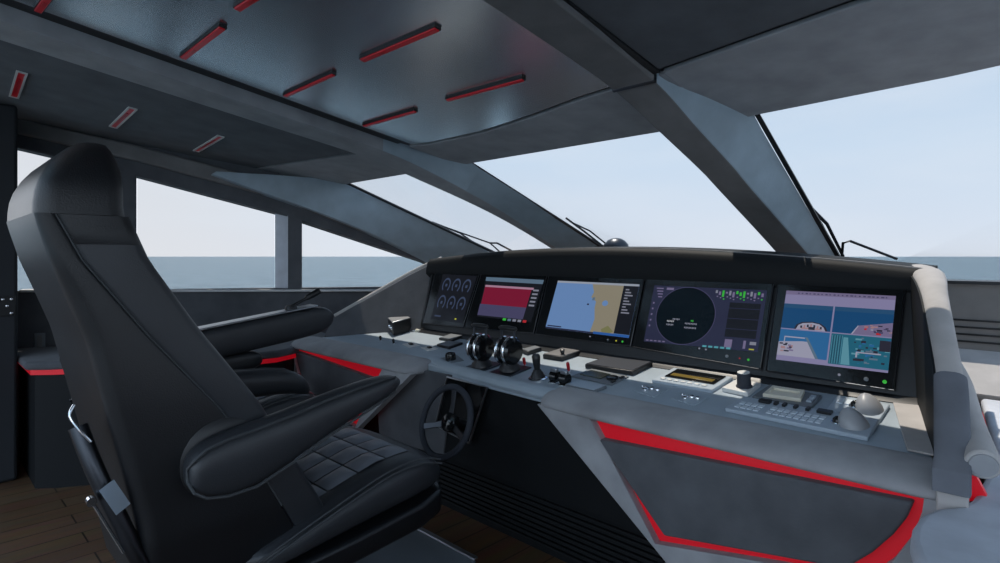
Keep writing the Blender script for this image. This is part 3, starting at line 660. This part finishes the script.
# twin throttles
def throttle(px, py, label):
    t = dthing('throttle_lever', label, 'throttle', px, py, 'twin throttles')
    c = dsk(px, py, 0); K = 1.22; rx = V(1, 0, 0); fy = V(0, 1, .13).normalized()
    m = MB(); m.prism([c+(rx*a*.058+fy*b*.07)*K for a, b in ((-1, -1), (1, -1), (1, 1), (-1, 1))], DN*.008); m.build('base_plate', 'dkmetal', t, bevel=.004)
    m = MB(); m.lathe([(r*K, h*K) for r, h in [(.045, .006), (.042, .02), (.032, .03), (.03, .045)]], c, DN, 20); m.build('pedestal', 'black', t)
    hub = c+DN*.085*K
    m = MB(); m.lathe([(r*K, h*K) for r, h in [(.02, -.042), (.045, -.04), (.055, -.03), (.058, -.014), (.05, -.006), (.05, .006), (.058, .014), (.055, .03), (.045, .04), (.02, .042)]], hub, rx, 28); m.build('drum', 'gloss', t)
    for s in (-1, 1):
        m = MB(); m.lathe([(r*K, h*K) for r, h in [(.057, s*.012), (.0595, s*.016), (.0595, s*.022), (.056, s*.026)]], hub, rx, 28); m.build('drum_ring', 'chrome', t)
    for s in (-1, 1):
        m = MB(); m.tube([hub+(rx*s*.036+DN*.03)*K, hub+(rx*s*.036+DN*.085+fy*.012)*K], .006, 8); m.build('arm', 'dkmetal', t)
    m = MB(); m.tube([hub+(rx*(s*.05)+DN*.09+fy*(.014-abs(s)*.004))*K for s in (-1, -.8, -.3, .3, .8, 1)], [.005, .011, .013, .013, .011, .005], 12); m.build('grip', 'black', t)
throttle(482, 367, 'black drum throttle lever nearest the rotary knob')
throttle(510, 371, 'black drum throttle lever beside the joystick')
# slim black panel right of throttles
q = [(521, 353), (536, 349), (542, 351), (528, 355.5)]
t = dthing('control_pad', 'slim black pad behind the joystick', 'control panel', 532, 352, 'square pads on the left desk')
t['group'] = 'flat pads at the desk rear'; quad_slab('base', 'black', t, q, 0, .02, .004); sub_slab('face', 'panel_grey', t, q, .06, .06, .94, .94, .02, .023)
# joystick
t = dthing('joystick', 'black upright joystick with chrome base right of throttles', 'joystick', 538, 380); c = dsk(538, 379, 0)
m = MB(); m.lathe([(.045, 0), (.045, .006), (.038, .01)], c, DN, 24); m.build('base_ring', 'chrome', t)
m = MB(); m.lathe([(.036, .008), (.034, .016), (.029, .022), (.027, .03), (.022, .036), (.018, .045), (.0, .047)], c, DN, 24); m.build('boot', 'black', t)
m = MB(); m.lathe([(.013, .045), (.015, .06), (.019, .09), (.02, .11), (.015, .118), (.0, .12)], c, DN, 18); m.build('grip', 'black', t)
# twin trim levers
for (px, py, lb) in ((555.5, 382, 'black trim lever of the pair, next to joystick'), (565.5, 384.5, 'black trim lever of the pair, next to the grey keypad')):
    t = dthing('trim_lever', lb, 'lever', px, py, 'twin trim levers'); c = dsk(px, py, 0)
    m = MB(); m.prism([c+V(a*.021, b*.03, b*.004) for a, b in ((-1, -1), (1, -1), (1, 1), (-1, 1))], DN*.006); m.build('base', 'chrome', t, bevel=.002)
    m = MB(); m.lathe([(.012, -.019), (.026, -.017), (.026, .017), (.012, .019)], c+DN*.026, (1, 0, 0), 20); m.build('drum', 'gloss', t)
    m = MB(); m.prism([c+DN*.045+V(a*.018, b*.01, 0) for a, b in ((-1, -1), (1, -1), (1, 1), (-1, 1))], DN*.02); m.build('paddle', 'alu', t, bevel=.004)
# light plate with small black stick
q = [(543, 358.5), (563, 352), (581, 355), (562, 361.5)]
t = dthing('control_pad', 'light topped pad with a tiny black stick', 'control panel', 562, 357, 'flat pads at the desk rear'); quad_slab('base', 'black', t, q, 0, .022); sub_slab('face', 'suede_beam', t, q, .03, .03, .97, .97, .022, .026)
m = MB(); m.lathe([(.008, .026), (.011, .035), (.013, .05), (.0, .056)], dsk(563, 359, 0), DN, 12); m.build('stick', 'black', t)
# grey panel with olive display
q = [(571, 377), (592, 369.5), (629, 377.5), (612, 386)]
t = dthing('instrument_unit', 'grey panel with olive display and round black dial', 'control panel', 600, 378, 'panels on the centre desk'); quad_slab('plate', 'panel_grey', t, q, 0, .006)
sub_slab('display', 'olive', t, q, .1, .2, .62, .75, .006, .010)
m = MB(); m.lathe([(.026, .006), (.026, .014), (.018, .018), (0, .018)], qi(q, .8, .5), DN, 18); m.build('dial', 'gloss', t)
for v in (.25, .75): sub_slab('button', 'black', t, q, .9, v-.1, .96, v+.1, .006, .011)
# pale keypad
q = [(565, 387), (580, 382.8), (607, 388.5), (594, 393.5)]
t = dthing('keypad', 'pale blue grey blank keypad at front desk edge', 'keypad', 586, 388); quad_slab('body', 'panel_grey', t, q, 0, .012); sub_slab('face', 'panel_blue', t, q, .03, .04, .97, .96, .012, .015)
# tablet like pad
q = [(585, 368.5), (606, 361), (653, 366.5), (633, 376)]
t = dthing('tablet', 'dark blue grey flat tablet under the chart screen', 'tablet', 620, 368); quad_slab('body', 'black', t, q, .0, .022, .004); sub_slab('face', 'tablet', t, q, .02, .03, .98, .97, .022, .025)
# small chrome button panels
for cx, cy, lb in ((650, 391, 'small panel of chrome buttons left of the amber display panel corner'), (690, 399.5, 'small panel of chrome buttons nearest the big keyboard panel')):
    q = [(cx-19, cy-.5), (cx-5, cy-6.5), (cx+19, cy-1), (cx+4, cy+7)]
    t = dthing('button_panel', lb, 'control panel', cx, cy, 'chrome button panels'); quad_slab('plate', 'desk', t, q, 0, .004)
    for u, v, r in ((.35, .55, .015), (.55, .42, .010), (.78, .4, .009), (.2, .5, .005), (.5, .8, .005)):
        m = MB(); m.lathe([(r, .004), (r, .01), (r*.7, .014), (0, .015)], qi(q, u, v), DN, 16); m.build('button', 'chrome', t)
# amber display panel
q = [(652, 383), (674, 370.5), (733, 380), (712, 393.5)]
t = dthing('alarm_panel', 'pale framed panel with amber strip display under radar', 'control panel', 693, 381); quad_slab('frame', 'panel_blue', t, q, 0, .014, .003)
sub_slab('display', 'gloss', t, q, .1, .08, .92, .68, .014, .018); sub_slab('amber_strip', 'amber', t, q, .16, .42, .86, .58, .018, .020)
for i in range(7): sub_slab('button', 'white', t, q, .1+i*.115, .8, .17+i*.115, .88, .014, .019)
# big knob on white base
q = [(722, 391.5), (737, 383), (761, 387), (748, 397.5)]
t = dthing('dimmer_knob', 'tall dark knob on a square white base', 'knob', 741, 391); quad_slab('base', 'white', t, q, 0, .018, .003)
m = MB(); m.lathe([(.031, .018), (.031, .022), (.027, .026), (.025, .07), (.022, .075), (0, .076)], dsk(744.5, 391, 0), DN, 28); m.build('knob', 'tablet', t)
m = MB(); m.lathe([(.0235, .0755), (.0235, .0775), (0, .078)], dsk(744.5, 391, 0), DN, 28); m.build('knob_cap', 'white', t)
# cream box
q = [(752, 399), (770, 387), (822, 398), (812, 410)]
t = dthing('intercom_unit', 'grey unit with a cream recessed tray, behind keyboard', 'intercom', 787, 400); quad_slab('base', 'panel_grey', t, q, 0, .012, .003)
q2 = [(763, 400), (773, 391.5), (805, 396.5), (801, 405.5)]
m = MB()
P = [dsk(x, y, 0)+DN*.012 for x, y in (q2[1], q2[2], q2[3], q2[0])]
o = [P[0], P[1], P[2], P[3]]; inn = [lerp4(P, .1, .25), lerp4(P, .9, .25), lerp4(P, .9, .75), lerp4(P, .1, .75)]
o = [lerp4(P, 0, 0), lerp4(P, 1, 0), lerp4(P, 1, 1), lerp4(P, 0, 1)]
for i in range(4): j = (i+1) % 4; m.prism([o[i], o[j], inn[j], inn[i]], DN*.014)
m.build('tray_frame', 'cream', t, bevel=.002); m = MB(); m.prism(inn, DN*.006); m.build('tray_floor', 'cream', t)
for i in range(2): sub_slab('button', 'panel_blue', t, q, .86, .25+.3*i, .95, .45+.3*i, .012, .018)
# keyboard panel with trackball hood
def dome(t, q, u0, v0, u1, v1, h):
    m = MB(); rings = []; n = 20
    c = qi(q, (u0+u1)/2, (v0+v1)/2); ax = (qi(q, u1, v0)-qi(q, u0, v0))*.5; ay = (qi(q, u0, v0)-qi(q, u0, v1))*.5
    for k in range(7):
        f = k/6; r = math.sqrt(max(0, 1-f*f)) if k < 6 else .03
        r = (1-f**1.7)**.6 if k < 6 else .06
        rings.append([c+ax*(r*math.cos(2*math.pi*i/n)-.35*f)+ay*(r*math.sin(2*math.pi*i/n))+DN*(.012+h*f) for i in range(n)])
    m.loft(rings); m.build('palm_dome', 'shell_plastic', t)
    b = c-ax*1.05
    m = MB(); m.lathe([(.016, .0), (.018, .006), (.016, .016), (.008, .024), (0, .026)], b+DN*.010, DN, 18); m.build('trackball', 'gloss', t)
    m = MB(); m.tube([b+DN*.016+(ax.normalized()*math.cos(i*.5236)+ay.normalized()*math.sin(i*.5236))*.02 for i in range(12)], .003, 6, closed=True); m.build('trackball_ring', 'chrome', t)
q = [(826, 413.5), (838, 398.5), (890, 408), (880, 423)]
t = dthing('trackball_unit', 'trackball unit with shell shaped hood, beside screen of camera views', 'control panel', 858, 411, 'trackball units'); quad_slab('plate', 'panel_blue', t, q, 0, .013, .003)
dome(t, q, .48, .12, .98, .9, .055)
for i in range(2): sub_slab('button', 'key', t, q, .08+.16*i, .2, .2+.16*i, .5, .013, .017)
q = [(725, 412), (744, 400), (880, 424), (868, 442)]
t = dthing('keyboard', 'long pale keyboard with rocker bars and shell hood', 'keyboard', 800, 420); quad_slab('body', 'panel_blue', t, q, 0, .016, .004)
for i in range(13):
    for j in range(2):
        if i in (4,): continue
        sub_slab('key', 'key', t, q, .05+i*.05, .42+.25*j, .085+i*.05, .58+.25*j, .016, .019, 0)
for u0, u1 in ((.16, .25), (.28, .305), (.345, .37), (.43, .455), (.52, .545), (.6, .7)): sub_slab('rocker_bar', 'black', t, q, u0, .1, u1, .27, .016, .026)
dome(t, q, .78, .2, .98, .85, .06)

# ------------------------------------------------------------------ helm chairs
def rrect(cx, y0, y1, hw, n=8, e=3.2):
    cy = (y0+y1)/2; hy = (y1-y0)/2; out = []
    for i in range(4*n):
        t = 2*math.pi*i/(4*n); c = math.cos(t); s = math.sin(t)
        out.append((cx+hw*math.copysign(abs(c)**(2/e), c), cy+hy*math.copysign(abs(s)**(2/e), s)))
    return out
def rsec(y0, y1, hw, r=.03, rf=None):
    rf = r if rf is None else rf; out = []
    r = min(r, hw*.9, (y1-y0)*.45); rf = min(rf, hw*.9, (y1-y0)*.45)
    for cx, cy, a0, q in ((hw-rf, y1-rf, 0, rf), (-hw+rf, y1-rf, 90, rf), (-hw+r, y0+r, 180, r), (hw-r, y0+r, 270, r)):
        for i in range(6):
            a = math.radians(a0+i*18); out.append((cx+q*math.cos(a), cy+q*math.sin(a)))
    return out
def make_chair(loc, rz, label, full=True):
    t = thing('helm_chair', label, 'chair', loc, rz, 'helm chairs', local=True)
    # side profile, y forward from the chair centre, z up
    rear = [(.42, -.60), (.5, -.615), (.66, -.63), (.93, -.69), (1.15, -.74), (1.36, -.815), (1.47, -.845), (1.54, -.84), (1.60, -.80)]
    front = [(.42, -.02), (.5, -.06), (.62, -.13), (.935, -.31), (1.164, -.475), (1.36, -.60), (1.5, -.655), (1.6, -.655), (1.66, -.66), (1.70, -.69)]
    hw = [(.42, .26), (.6, .295), (1.0, .30), (1.36, .295), (1.5, .288), (1.6, .275), (1.66, .245), (1.70, .18)]
    seam = lambda z: interp(front, z)-interp([(.4, .13), (.9, .115), (1.36, .15), (1.5, .16)], z)
    m = MB(); zs = [.42+i*.065 for i in range(19)]
    m.loft([[V(x, y, z) for x, y in rsec(interp(rear, z), max(seam(z), interp(rear, z)+.03), interp(hw, z), .045, .012)] for z in [.42+i*.0285 for i in range(38)]])
    sh = m.build('backrest_shell', 'leather', t)
    m = MB()
    m.loft([[V(x, y, z) for x, y in rsec(seam(z), interp(front, z), interp(hw, z), .012, .03)] for z in [.47+i*.031 for i in range(31)]])
    m.build('backrest_cushion', 'leather_soft', t)
    # headrest: front pad rolling over the top of the shell
    m = MB(); rr = [[V(x, y, z) for x, y in rsec(seam(z), interp(front, z), interp(hw, z)*k, .012, .03)] for z, k in ((1.392, .985), (1.402, 1), (1.44, 1), (1.473, 1))]
    for z, y0, y1, w_, r_ in ((1.474, -.845, -.652, .291, .045), (1.50, -.8445, -.655, .290, .045), (1.53, -.841, -.655, .288, .045), (1.56, -.832, -.656, .283, .04), (1.595, -.815, -.658, .273, .045), (1.625, -.793, -.664, .258, .05), (1.65, -.766, -.672, .234, .045), (1.666, -.742, -.68, .205, .025), (1.674, -.725, -.69, .17, .015)):
        rr.append([V(x, y, z) for x, y in rsec(y0, y1, w_, r_)])
    m.loft(rr); hr = m.build('headrest', 'leather', t)
    # stitched seams along both sides of the back
    for s in (-1, 1):
        m = MB(); m.tube([V(s*(interp(hw, z)-.007), seam(z), z) for z in [.6+i*.04 for i in range(23)]], .0045, 6); m.build('back_piping', 'stitch', sh)
    # seat cushion, tilted up towards the knees
    m = MB(); rr = []
    top = [(-.40, .46), (-.2, .53), (0, .595), (.15, .635), (.28, .642), (.37, .618), (.42, .565), (.432, .52)]
    bot = [(-.40, .38), (-.2, .405), (0, .42), (.15, .435), (.28, .45), (.37, .46), (.42, .475), (.432, .50)]
    for (y, zt), (_, zb) in zip(top, bot):
        w_ = .325 if y < .3 else .325-.06*((y-.3)/.115)**2
        prof2 = []
        for i in range(24):
            a = 2*math.pi*i/24; c, s = math.cos(a), math.sin(a); e = 3.4
            x = w_*math.copysign(abs(c)**(2/e), c); z = (zt+zb)/2+(zt-zb)/2*math.copysign(abs(s)**(2/e), s)
            if z > (zt+zb)/2 and abs(x) < .23 and y < .3: z -= .02*max(0, min(1, (.23-abs(x))/.03))
            prof2.append(V(x, y, z))
        rr.append(prof2)
    m.loft(rr); sc = m.build('seat_cushion', 'leather_soft', t, sub=1)
    # quilted inset
    m = MB()
    zt = lambda y: interp(top, y)-.018
    for i in range(4):
        for j in range(5):
            x0 = -.215+i*.1075+.003; x1 = x0+.1015; y0 = -.28+j*.118+.003; y1 = y0+.112
            n = 6; vs = []; fs = []
            for a in range(n+1):
                for b_ in range(n+1):
                    u, v = a/n, b_/n; hgt = .009*(1-(2*u-1)**4)*(1-(2*v-1)**4)
                    y = y0+(y1-y0)*v; vs.append(V(x0+(x1-x0)*u, y, zt(y)+hgt))
            for a in range(n):
                for b_ in range(n): k = a*(n+1)+b_; fs.append([k, k+1, k+n+2, k+n+1])
            m.add(vs, fs)
    m.build('quilted_inset', 'quilt', sc, fixn=True)
    # piping pair along seat side
    for s in (-1, 1):
        for dzp in (0, -.014):
            m = MB(); m.tube(catmull([V(s*(.316-dzp*.5), y, z-.022+dzp) for y, z in top[:-2]], 4), .0035, 6); m.build('seat_piping', 'stitch', sc)
    # lower band
    m = MB(); rr = []
    for y, z1, z0, w_ in ((-.40, .39, .31, .315), (0, .425, .335, .327), (.28, .455, .36, .328), (.39, .468, .375, .30), (.442, .475, .39, .22)):
        rr.append([V(a*w_, y, z) for a, z in ((-1, z1), (1, z1), (1, z0+.02), (.96, z0), (-.96, z0), (-1, z0+.02))])
    m.loft(rr); m.build('seat_band', 'leather', t, bevel=.015, bseg=3)
    # armrests
    for s in (1, -1):
        if s > 0:
            path = [(-.535, .79, .02), (-.525, .79, .05), (-.495, .79, .075), (-.44, .792, .09), (-.36, .80, .094), (-.26, .828, .082), (-.14, .868, .066), (-.02, .90, .052), (.07, .922, .040), (.12, .93, .03), (.145, .932, .018), (.155, .932, .006)]
        else:
            path = [(-.50, .86, .02), (-.48, .86, .05), (-.4, .86, .065), (-.2, .86, .06), (0, .85, .055), (.08, .84, .052), (.13, .82, .045), (.16, .80, .03), (.17, .79, .01)]
        m = MB(); rr = []
        for y, z, h in path:
            ring_ = []
            for i in range(16):
                a = 2*math.pi*i/16; c, sn = math.cos(a), math.sin(a)
                tx = .052 if h > .04 else .052*max(.2, h/.04)
                ring_.append(V(s*.345+tx*math.copysign(abs(c)**.72, c), y, z+h*math.copysign(abs(sn)**.8, sn)))
            rr.append(ring_)
        m.loft(rr); ar = m.build('armrest', 'leather_soft', t, sub=1)
        # welt round the outer face
        m = MB(); P = [V(s*(.345+.044*min(1, h/.045)), y, z+h*.86) for y, z, h in path[:-2]]+[V(s*(.345+.044*min(1, h/.045)), y, z-h*.86) for y, z, h in path[-3::-1]]
        m.tube(P, .0045, 6, closed=True); m.build('arm_piping', 'stitch', ar)
        # dark mount between arm and back
        m = MB(); m.lathe([(.10, -.05), (.115, -.03), (.115, .0), (.09, .012)], V(s*.30, -.42, path[3][1]-.0), (s, 0, 0), 28); m.build('arm_hinge', 'black', ar)
    # reclining linkage behind the near side
    m = MB(); m.tube(catmull([V(.2, -.745, .93), V(.235, -.715, .82), V(.255, -.665, .68), V(.26, -.60, .52), V(.2, -.45, .33)], 4), .022, 10); fm = m.build('recline_frame', 'dkmetal', t)
    m = MB(); m.loft([[V(.285, y+a, z+b_) for a, b_ in ((-.016, -.010), (.016, .010), (.018, .006), (-.014, -.014))] for y, z in ((-.70, .79), (-.665, .72))]); m.build('link_plate', 'panel_blue', fm)
    m = MB(); m.tube([V(.262, -.725, .745), V(.275, -.66, .60)], .004, 6); m.lathe([(.012, -.01), (.012, .01)], V(.262, -.728, .75), (1, 0, 0), 10); m.build('release_rod', 'chrome', fm)
    m = MB(); m.tube(catmull([V(.21, -.755, .99), V(.22, -.765, .965), V(.235, -.745, .925), V(.24, -.725, .895)], 4), [.0038]*13, 8); m.build('recline_lever', 'chrome', t)
    # pedestal and foot plate
    m = MB(); m.lathe([(.24, 0), (.24, .02), (.12, .035), (.09, .06), (.085, .36)], V(0, .0, 0), (0, 0, 1), 28); m.build('pedestal', 'dkmetal', t)
    m = MB(); m.box((-.33, .08, .125), (.33, .545, .15)); fp = m.build('foot_plate', 'footplate', t, bevel=.006)
    m = MB(); m.box((-.32, .535, .148), (.325, .56, .158)); m.build('edge_strip', 'alu', fp, bevel=.003)
    m = MB(); m.box((-.06, -.0, .09), (.06, .3, .126)); m.build('foot_bracket', 'dkmetal', t, bevel=.004)
    return t
CH = make_chair((-2.03, 1.05, 0), 0, 'black leather helm chair in the foreground, behind the steering wheel')
C2 = copy_tree(CH); C2.location = (-3.32, 1.22, 0); C2['label'] = 'black leather helm chair further left, its joystick arm showing past the foreground chair'
# joystick arm of the second chair
kids = [k for k in bpy.data.objects if k.parent == C2 and k.name.startswith('armrest')]
kids.sort(key=lambda k: -max(v.co.x for v in k.data.vertices))
old = kids[0]
for g in [k for k in bpy.data.objects if k.parent == old]: bpy.data.objects.remove(g)
bpy.data.objects.remove(old)
C2['_o'] = (0, 0, 0)
# chair-local: x right .37, top from pixels
loc2 = Vector(C2.location); XA = -2.95-loc2.x
def arm_sec(y, zc, hh, hx=.055):
    zc += (.045+.12*(y-.43)) if hx > .05 else 0
    return [V(XA+hx*math.copysign(abs(math.cos(a))**.6, math.cos(a)), y, zc+hh*math.copysign(abs(math.sin(a))**.6, math.sin(a))) for a in [2*math.pi*i/20 for i in range(20)]]
m = MB(); m.loft([arm_sec(y, z, h) for y, z, h in ((-.35, .985, .06), (-.33, .985, .078), (-.1, .985, .08), (.2, .985, .08), (.3, .987, .078), (.37, .988, .07), (.41, .988, .05), (.425, .988, .02))])
ar2 = m.build('armrest', 'leather_soft', C2, sub=1)
m = MB(); m.prism([V(XA-.046, -.3, 1.017), V(XA+.046, -.3, 1.017), V(XA+.046, .33, 1.098), V(XA-.046, .33, 1.098)], (0, 0, .01)); m.build('arm_plate', 'alu', ar2, bevel=.004)
m = MB(); m.lathe([(.032, 0), (.032, .018), (.024, .03), (0, .032)], V(XA, .2, 1.082), (0, 0, 1), 18); m.build('joystick_base', 'black', ar2)
m = MB(); m.tube([V(XA, .2, 1.105), V(XA, .28, 1.14), V(XA, .29, 1.146), V(XA, .36, 1.18)], [.008, .008, .016, .018], 12); m.build('joystick_lever', 'black', ar2)
m = MB(); m.loft([arm_sec(y, z, h, .045) for y, z, h in ((-.4, .82, .03), (-.36, .82, .055), (-.1, .84, .055), (-.0, .85, .05), (.04, .853, .02))]); m.build('arm_support', 'leather', ar2, sub=1)

# ------------------------------------------------------------------ side counters with red trim
def counter(name, label, top_pts, z, body_in, top='counter'):
    c = sum(top_pts, V(0, 0, 0))/len(top_pts)
    t = thing(name, label, 'counter', (c.x, c.y, 0))
    m = MB(); m.prism([V(p.x, p.y, z-.05) for p in top_pts], (0, 0, .05)); m.build('counter_top', top, t, bevel=.018, bseg=4)
    def shrink(k): return [V(c.x+(p.x-c.x)*k, c.y+(p.y-c.y)*k, 0) for p in top_pts]
    m = MB(); m.prism([V(p.x, p.y, z-.078) for p in shrink(.972)], (0, 0, .03)); m.build('red_trim', 'red', t, label='glowing red trim band')
    m = MB(); m.prism([V(p.x, p.y, 0) for p in shrink(.95)], (0, 0, z-.075)); m.build('cabinet_body', body_in, t)
    return t
zc = .75
pc_ = [onz(-60, 366, zc), onz(25, 363, zc), onz(60, 362, zc), onz(228, 361, zc), onz(275, 357, zc), onz(305, 346, zc), onz(313, 340, zc), V(-3.93, 2.2, zc), V(wall_x(2.4)+.02, 2.4, zc), V(wall_x(-.3)+.02, -.3, zc)]
pc_ = [V(-4.37, .47, zc), V(-4.28, .57, zc), V(-3.98, 1.1, zc), V(-3.74, 1.55, zc), V(-3.72, 1.7, zc), V(-3.78, 1.84, zc), V(-3.90, 2.03, zc), V(-3.92, 2.3, zc), V(wall_x(2.4)+.02, 2.4, zc), V(wall_x(.47)+.02, .47, zc)]
counter('side_counter', 'grey topped counter with red trim along the port windows', pc_, .75, 'black_face', 'suede_dark')
def arc(pts): return [p.to_3d() for p in pts]
cs = [onz(960, 505, zc), onz(935, 507, zc), onz(920, 514, zc), onz(912, 525, zc), onz(910, 538, zc), onz(914, 552, zc), onz(922, 566, zc), onz(940, 600, zc), V(.35, .3, zc), V(1.5, .3, zc), V(1.5, 3.3, zc), V(-.28, 3.3, zc), V(-.16, 2.4, zc), onz(972, 497, zc)]
counter('side_counter', 'grey rounded worktop at bottom right, starboard of the console', cs, .75, 'black')
# sloping dash shelf, vented panel to starboard
t = thing('dash_shelf', 'pale sunlit shelf below slotted vents, right of the console', 'shelf', (.3, 3.45, 0))
m = MB(); m.prism([V(-.55, 3.33, .76), V(1.5, 3.33, .76), V(1.5, 3.6, .92), V(-.55, 3.6, .92)], (0, .03, -.05)); m.build('shelf_top', 'suede_cream', t)
m = MB(); m.prism([V(-.6, 3.6, .9), V(1.5, 3.6, .9), V(1.5, 3.64, 1.24), V(-.6, 3.64, 1.24)], (0, .05, 0)); vp = m.build('vent_panel', 'taupe_wall', t)
for i in range(4):
    m = MB(); z = .953+i*.034; y = 3.6+.04*(z-.9)/.34; m.box((-.5, y-.006, z), (1.4, y+.01, z+.009)); m.build('vent_slot', 'black', vp)
m = MB(); m.box((-.6, 3.62, 1.235), (1.5, 3.84, 1.25)); m.build('shelf_ledge', 'black', t)

# ------------------------------------------------------------------ small fittings
# ceiling light strips
def strip(px0, py0, px1, py1, wid, label, framed=False, group='red recessed strips in the metal ceiling'):
    dzc = -.025 if not framed else -.024
    a = onc(px0, py0, dzc); b = onc(px1, py1, dzc); c = (a+b)/2
    d = (b-a).normalized(); n = CN.cross(d).normalized()
    t = thing('ceiling_strip_light', label, 'ceiling light', tuple(c), group=group)
    def rectp(l, w, z): return [c+d*(s1*l)+n*(s2*w)+CN*z for s1, s2 in ((-1, -1), (1, -1), (1, 1), (-1, 1))]
    L_ = (b-a).length/2
    o = rectp(L_, wid, -.006); i = rectp(L_-.008, wid-(.010 if framed else .007), -.006)
    m = MB()
    for k in range(4): j = (k+1) % 4; m.prism([o[k], o[j], i[j], i[k]], CN*.010)
    m.build('frame', 'white' if framed else 'black', t)
    if framed:
        m = MB(); m.prism(rectp(L_-.008, wid-.007, .0), CN*.004); m.build('red_insert', 'lamp_red', t)
        m = MB(); m.prism(rectp(L_*.5, wid*.22, -.004), CN*.004); m.build('diffuser', 'redpaint', t)
    else:
        m = MB(); m.prism(rectp(L_-.004, wid-.003, -.012), CN*.014); m.build('red_insert', 'lamp_red', t, bevel=.003)
        m = MB(); m.prism([p+d*(-L_*.4) for p in rectp(.02, wid*.35, -.014)], CN*.004); m.build('lamp', 'redpaint', t)
strip(38, 10, 62, -22, .015, 'red ceiling strip cut by the top edge at far left, above the roof beam')
strip(183, 57, 223, 26, .015, 'red ceiling strip nearest the warm lamp glow, upper left metal panel')
strip(285, 95, 334, 73, .012, 'short red ceiling strip in the middle of the left metal row')
strip(364, 125, 416, 110, .012, 'thin dark red ceiling strip closest to the left beam joint')
strip(237, 8, 290, -26, .015, 'red ceiling strip cut by top edge, right metal row')
strip(362, 59, 438, 27, .015, 'longest bright red ceiling strip, middle of metal panel')
strip(447, 99, 524, 78, .012, 'thin dark red ceiling strip nearest the starboard roof beam')
strip(14, 97, 22, 72, .024, 'bright framed red strip on port lining, closest to left edge', True, 'framed red strips in the port lining')
strip(113, 127, 133, 108, .024, 'bright framed red strip on port lining, middle of three', True, 'framed red strips in the port lining')
strip(196, 151, 221, 136, .022, 'bright framed red strip on port lining, nearest the bow', True, 'framed red strips in the port lining')

# wipers outside the glass
def wiper(label, pts_list, base):
    b = ong(*base, .03); t = thing('windscreen_wiper', label, 'wiper', tuple(b), group='windscreen wipers')
    for nm, pts, r in pts_list:
        m = MB(); m.tube([ong(x, y, .035 if nm == 'arm' else .02) for x, y in pts], r, 6); m.build(nm, 'wipers', t)
wiper('black wiper on the far left windscreen pane', [('blade', [(432, 222), (460, 233), (487, 252)], .008), ('arm', [(445, 227), (470, 236), (490, 243), (500, 252)], .007), ('arm', [(490, 243), (497, 243), (512, 251)], .008)], (505, 252))
wiper('black wiper at foot of the port windscreen mullion', [('blade', [(566, 218), (585, 232), (604, 247)], .007), ('arm', [(573, 223), (590, 231), (610, 247)], .006)], (608, 247))
wiper('black wiper at the foot of the starboard windscreen mullion', [('blade', [(806, 200), (822, 225), (838, 256)], .007), ('arm', [(810, 207), (827, 224), (843, 256)], .009), ('arm', [(842, 256), (843, 243), (850, 241), (897, 259)], .007)], (843, 256))
# dome beyond the hood
c = EYE+ray(616, 249)*3.75
t = thing('compass_dome', 'small grey dome standing behind the console hood', 'compass', (c.x, c.y, c.z-.03))
m = MB(); m.lathe([(.085, -.03), (.085, .0), (.078, .03), (.055, .055), (.03, .068), (0, .072)], c, (0, 0, 1), 28); m.build('dome', 'dkmetal', t)
m = MB(); m.lathe([(.1, -.05), (.1, -.03), (.085, -.02)], c, (0, 0, 1), 28); m.build('base', 'black', t)
# socket and switch panel
p = onw(40, 341, .0)
t = thing('wall_socket', 'small grey socket plate on the port wall, left of the chair', 'socket', tuple(p))
tv = V(WN.y, -WN.x, 0).normalized()
m = MB(); m.prism([p+tv*a*.03+V(0, 0, b*.055) for a, b in ((-1, -1), (1, -1), (1, 1), (-1, 1))], WN*.012); m.build('plate', 'panel_grey', t, bevel=.003)
m = MB(); m.prism([p+WN*.012+tv*a*.014+V(0, 0, b*.04) for a, b in ((-1, -1), (1, -1), (1, 1), (-1, 1))], WN*.004); m.build('rocker', 'suede_beam', t, bevel=.002)
p = onx(7, 306, pc.x)
t = thing('switch_plate', 'small dark switch plate with bright buttons on left pillar', 'switch', tuple(p))
m = MB(); m.box((p.x, p.y-.04, p.z-.06), (p.x+.008, p.y+.04, p.z+.06)); m.build('plate', 'black', t, bevel=.003)
for a, b_ in ((-.02, .04), (.02, .04), (0, 0), (.02, -.045)):
    m = MB(); m.lathe([(.008, 0), (.008, .005), (0, .007)], p+V(.008, a, b_), (1, 0, 0), 12); m.build('button', 'chrome', t)

for o in bpy.data.objects:
    if '_o' in o: del o['_o']
SC.view_settings.view_transform = 'Standard'; SC.view_settings.look = 'None'
SC.view_settings.gamma = 1; SC.view_settings.use_curve_mapping = False; SC.view_settings.exposure = 0
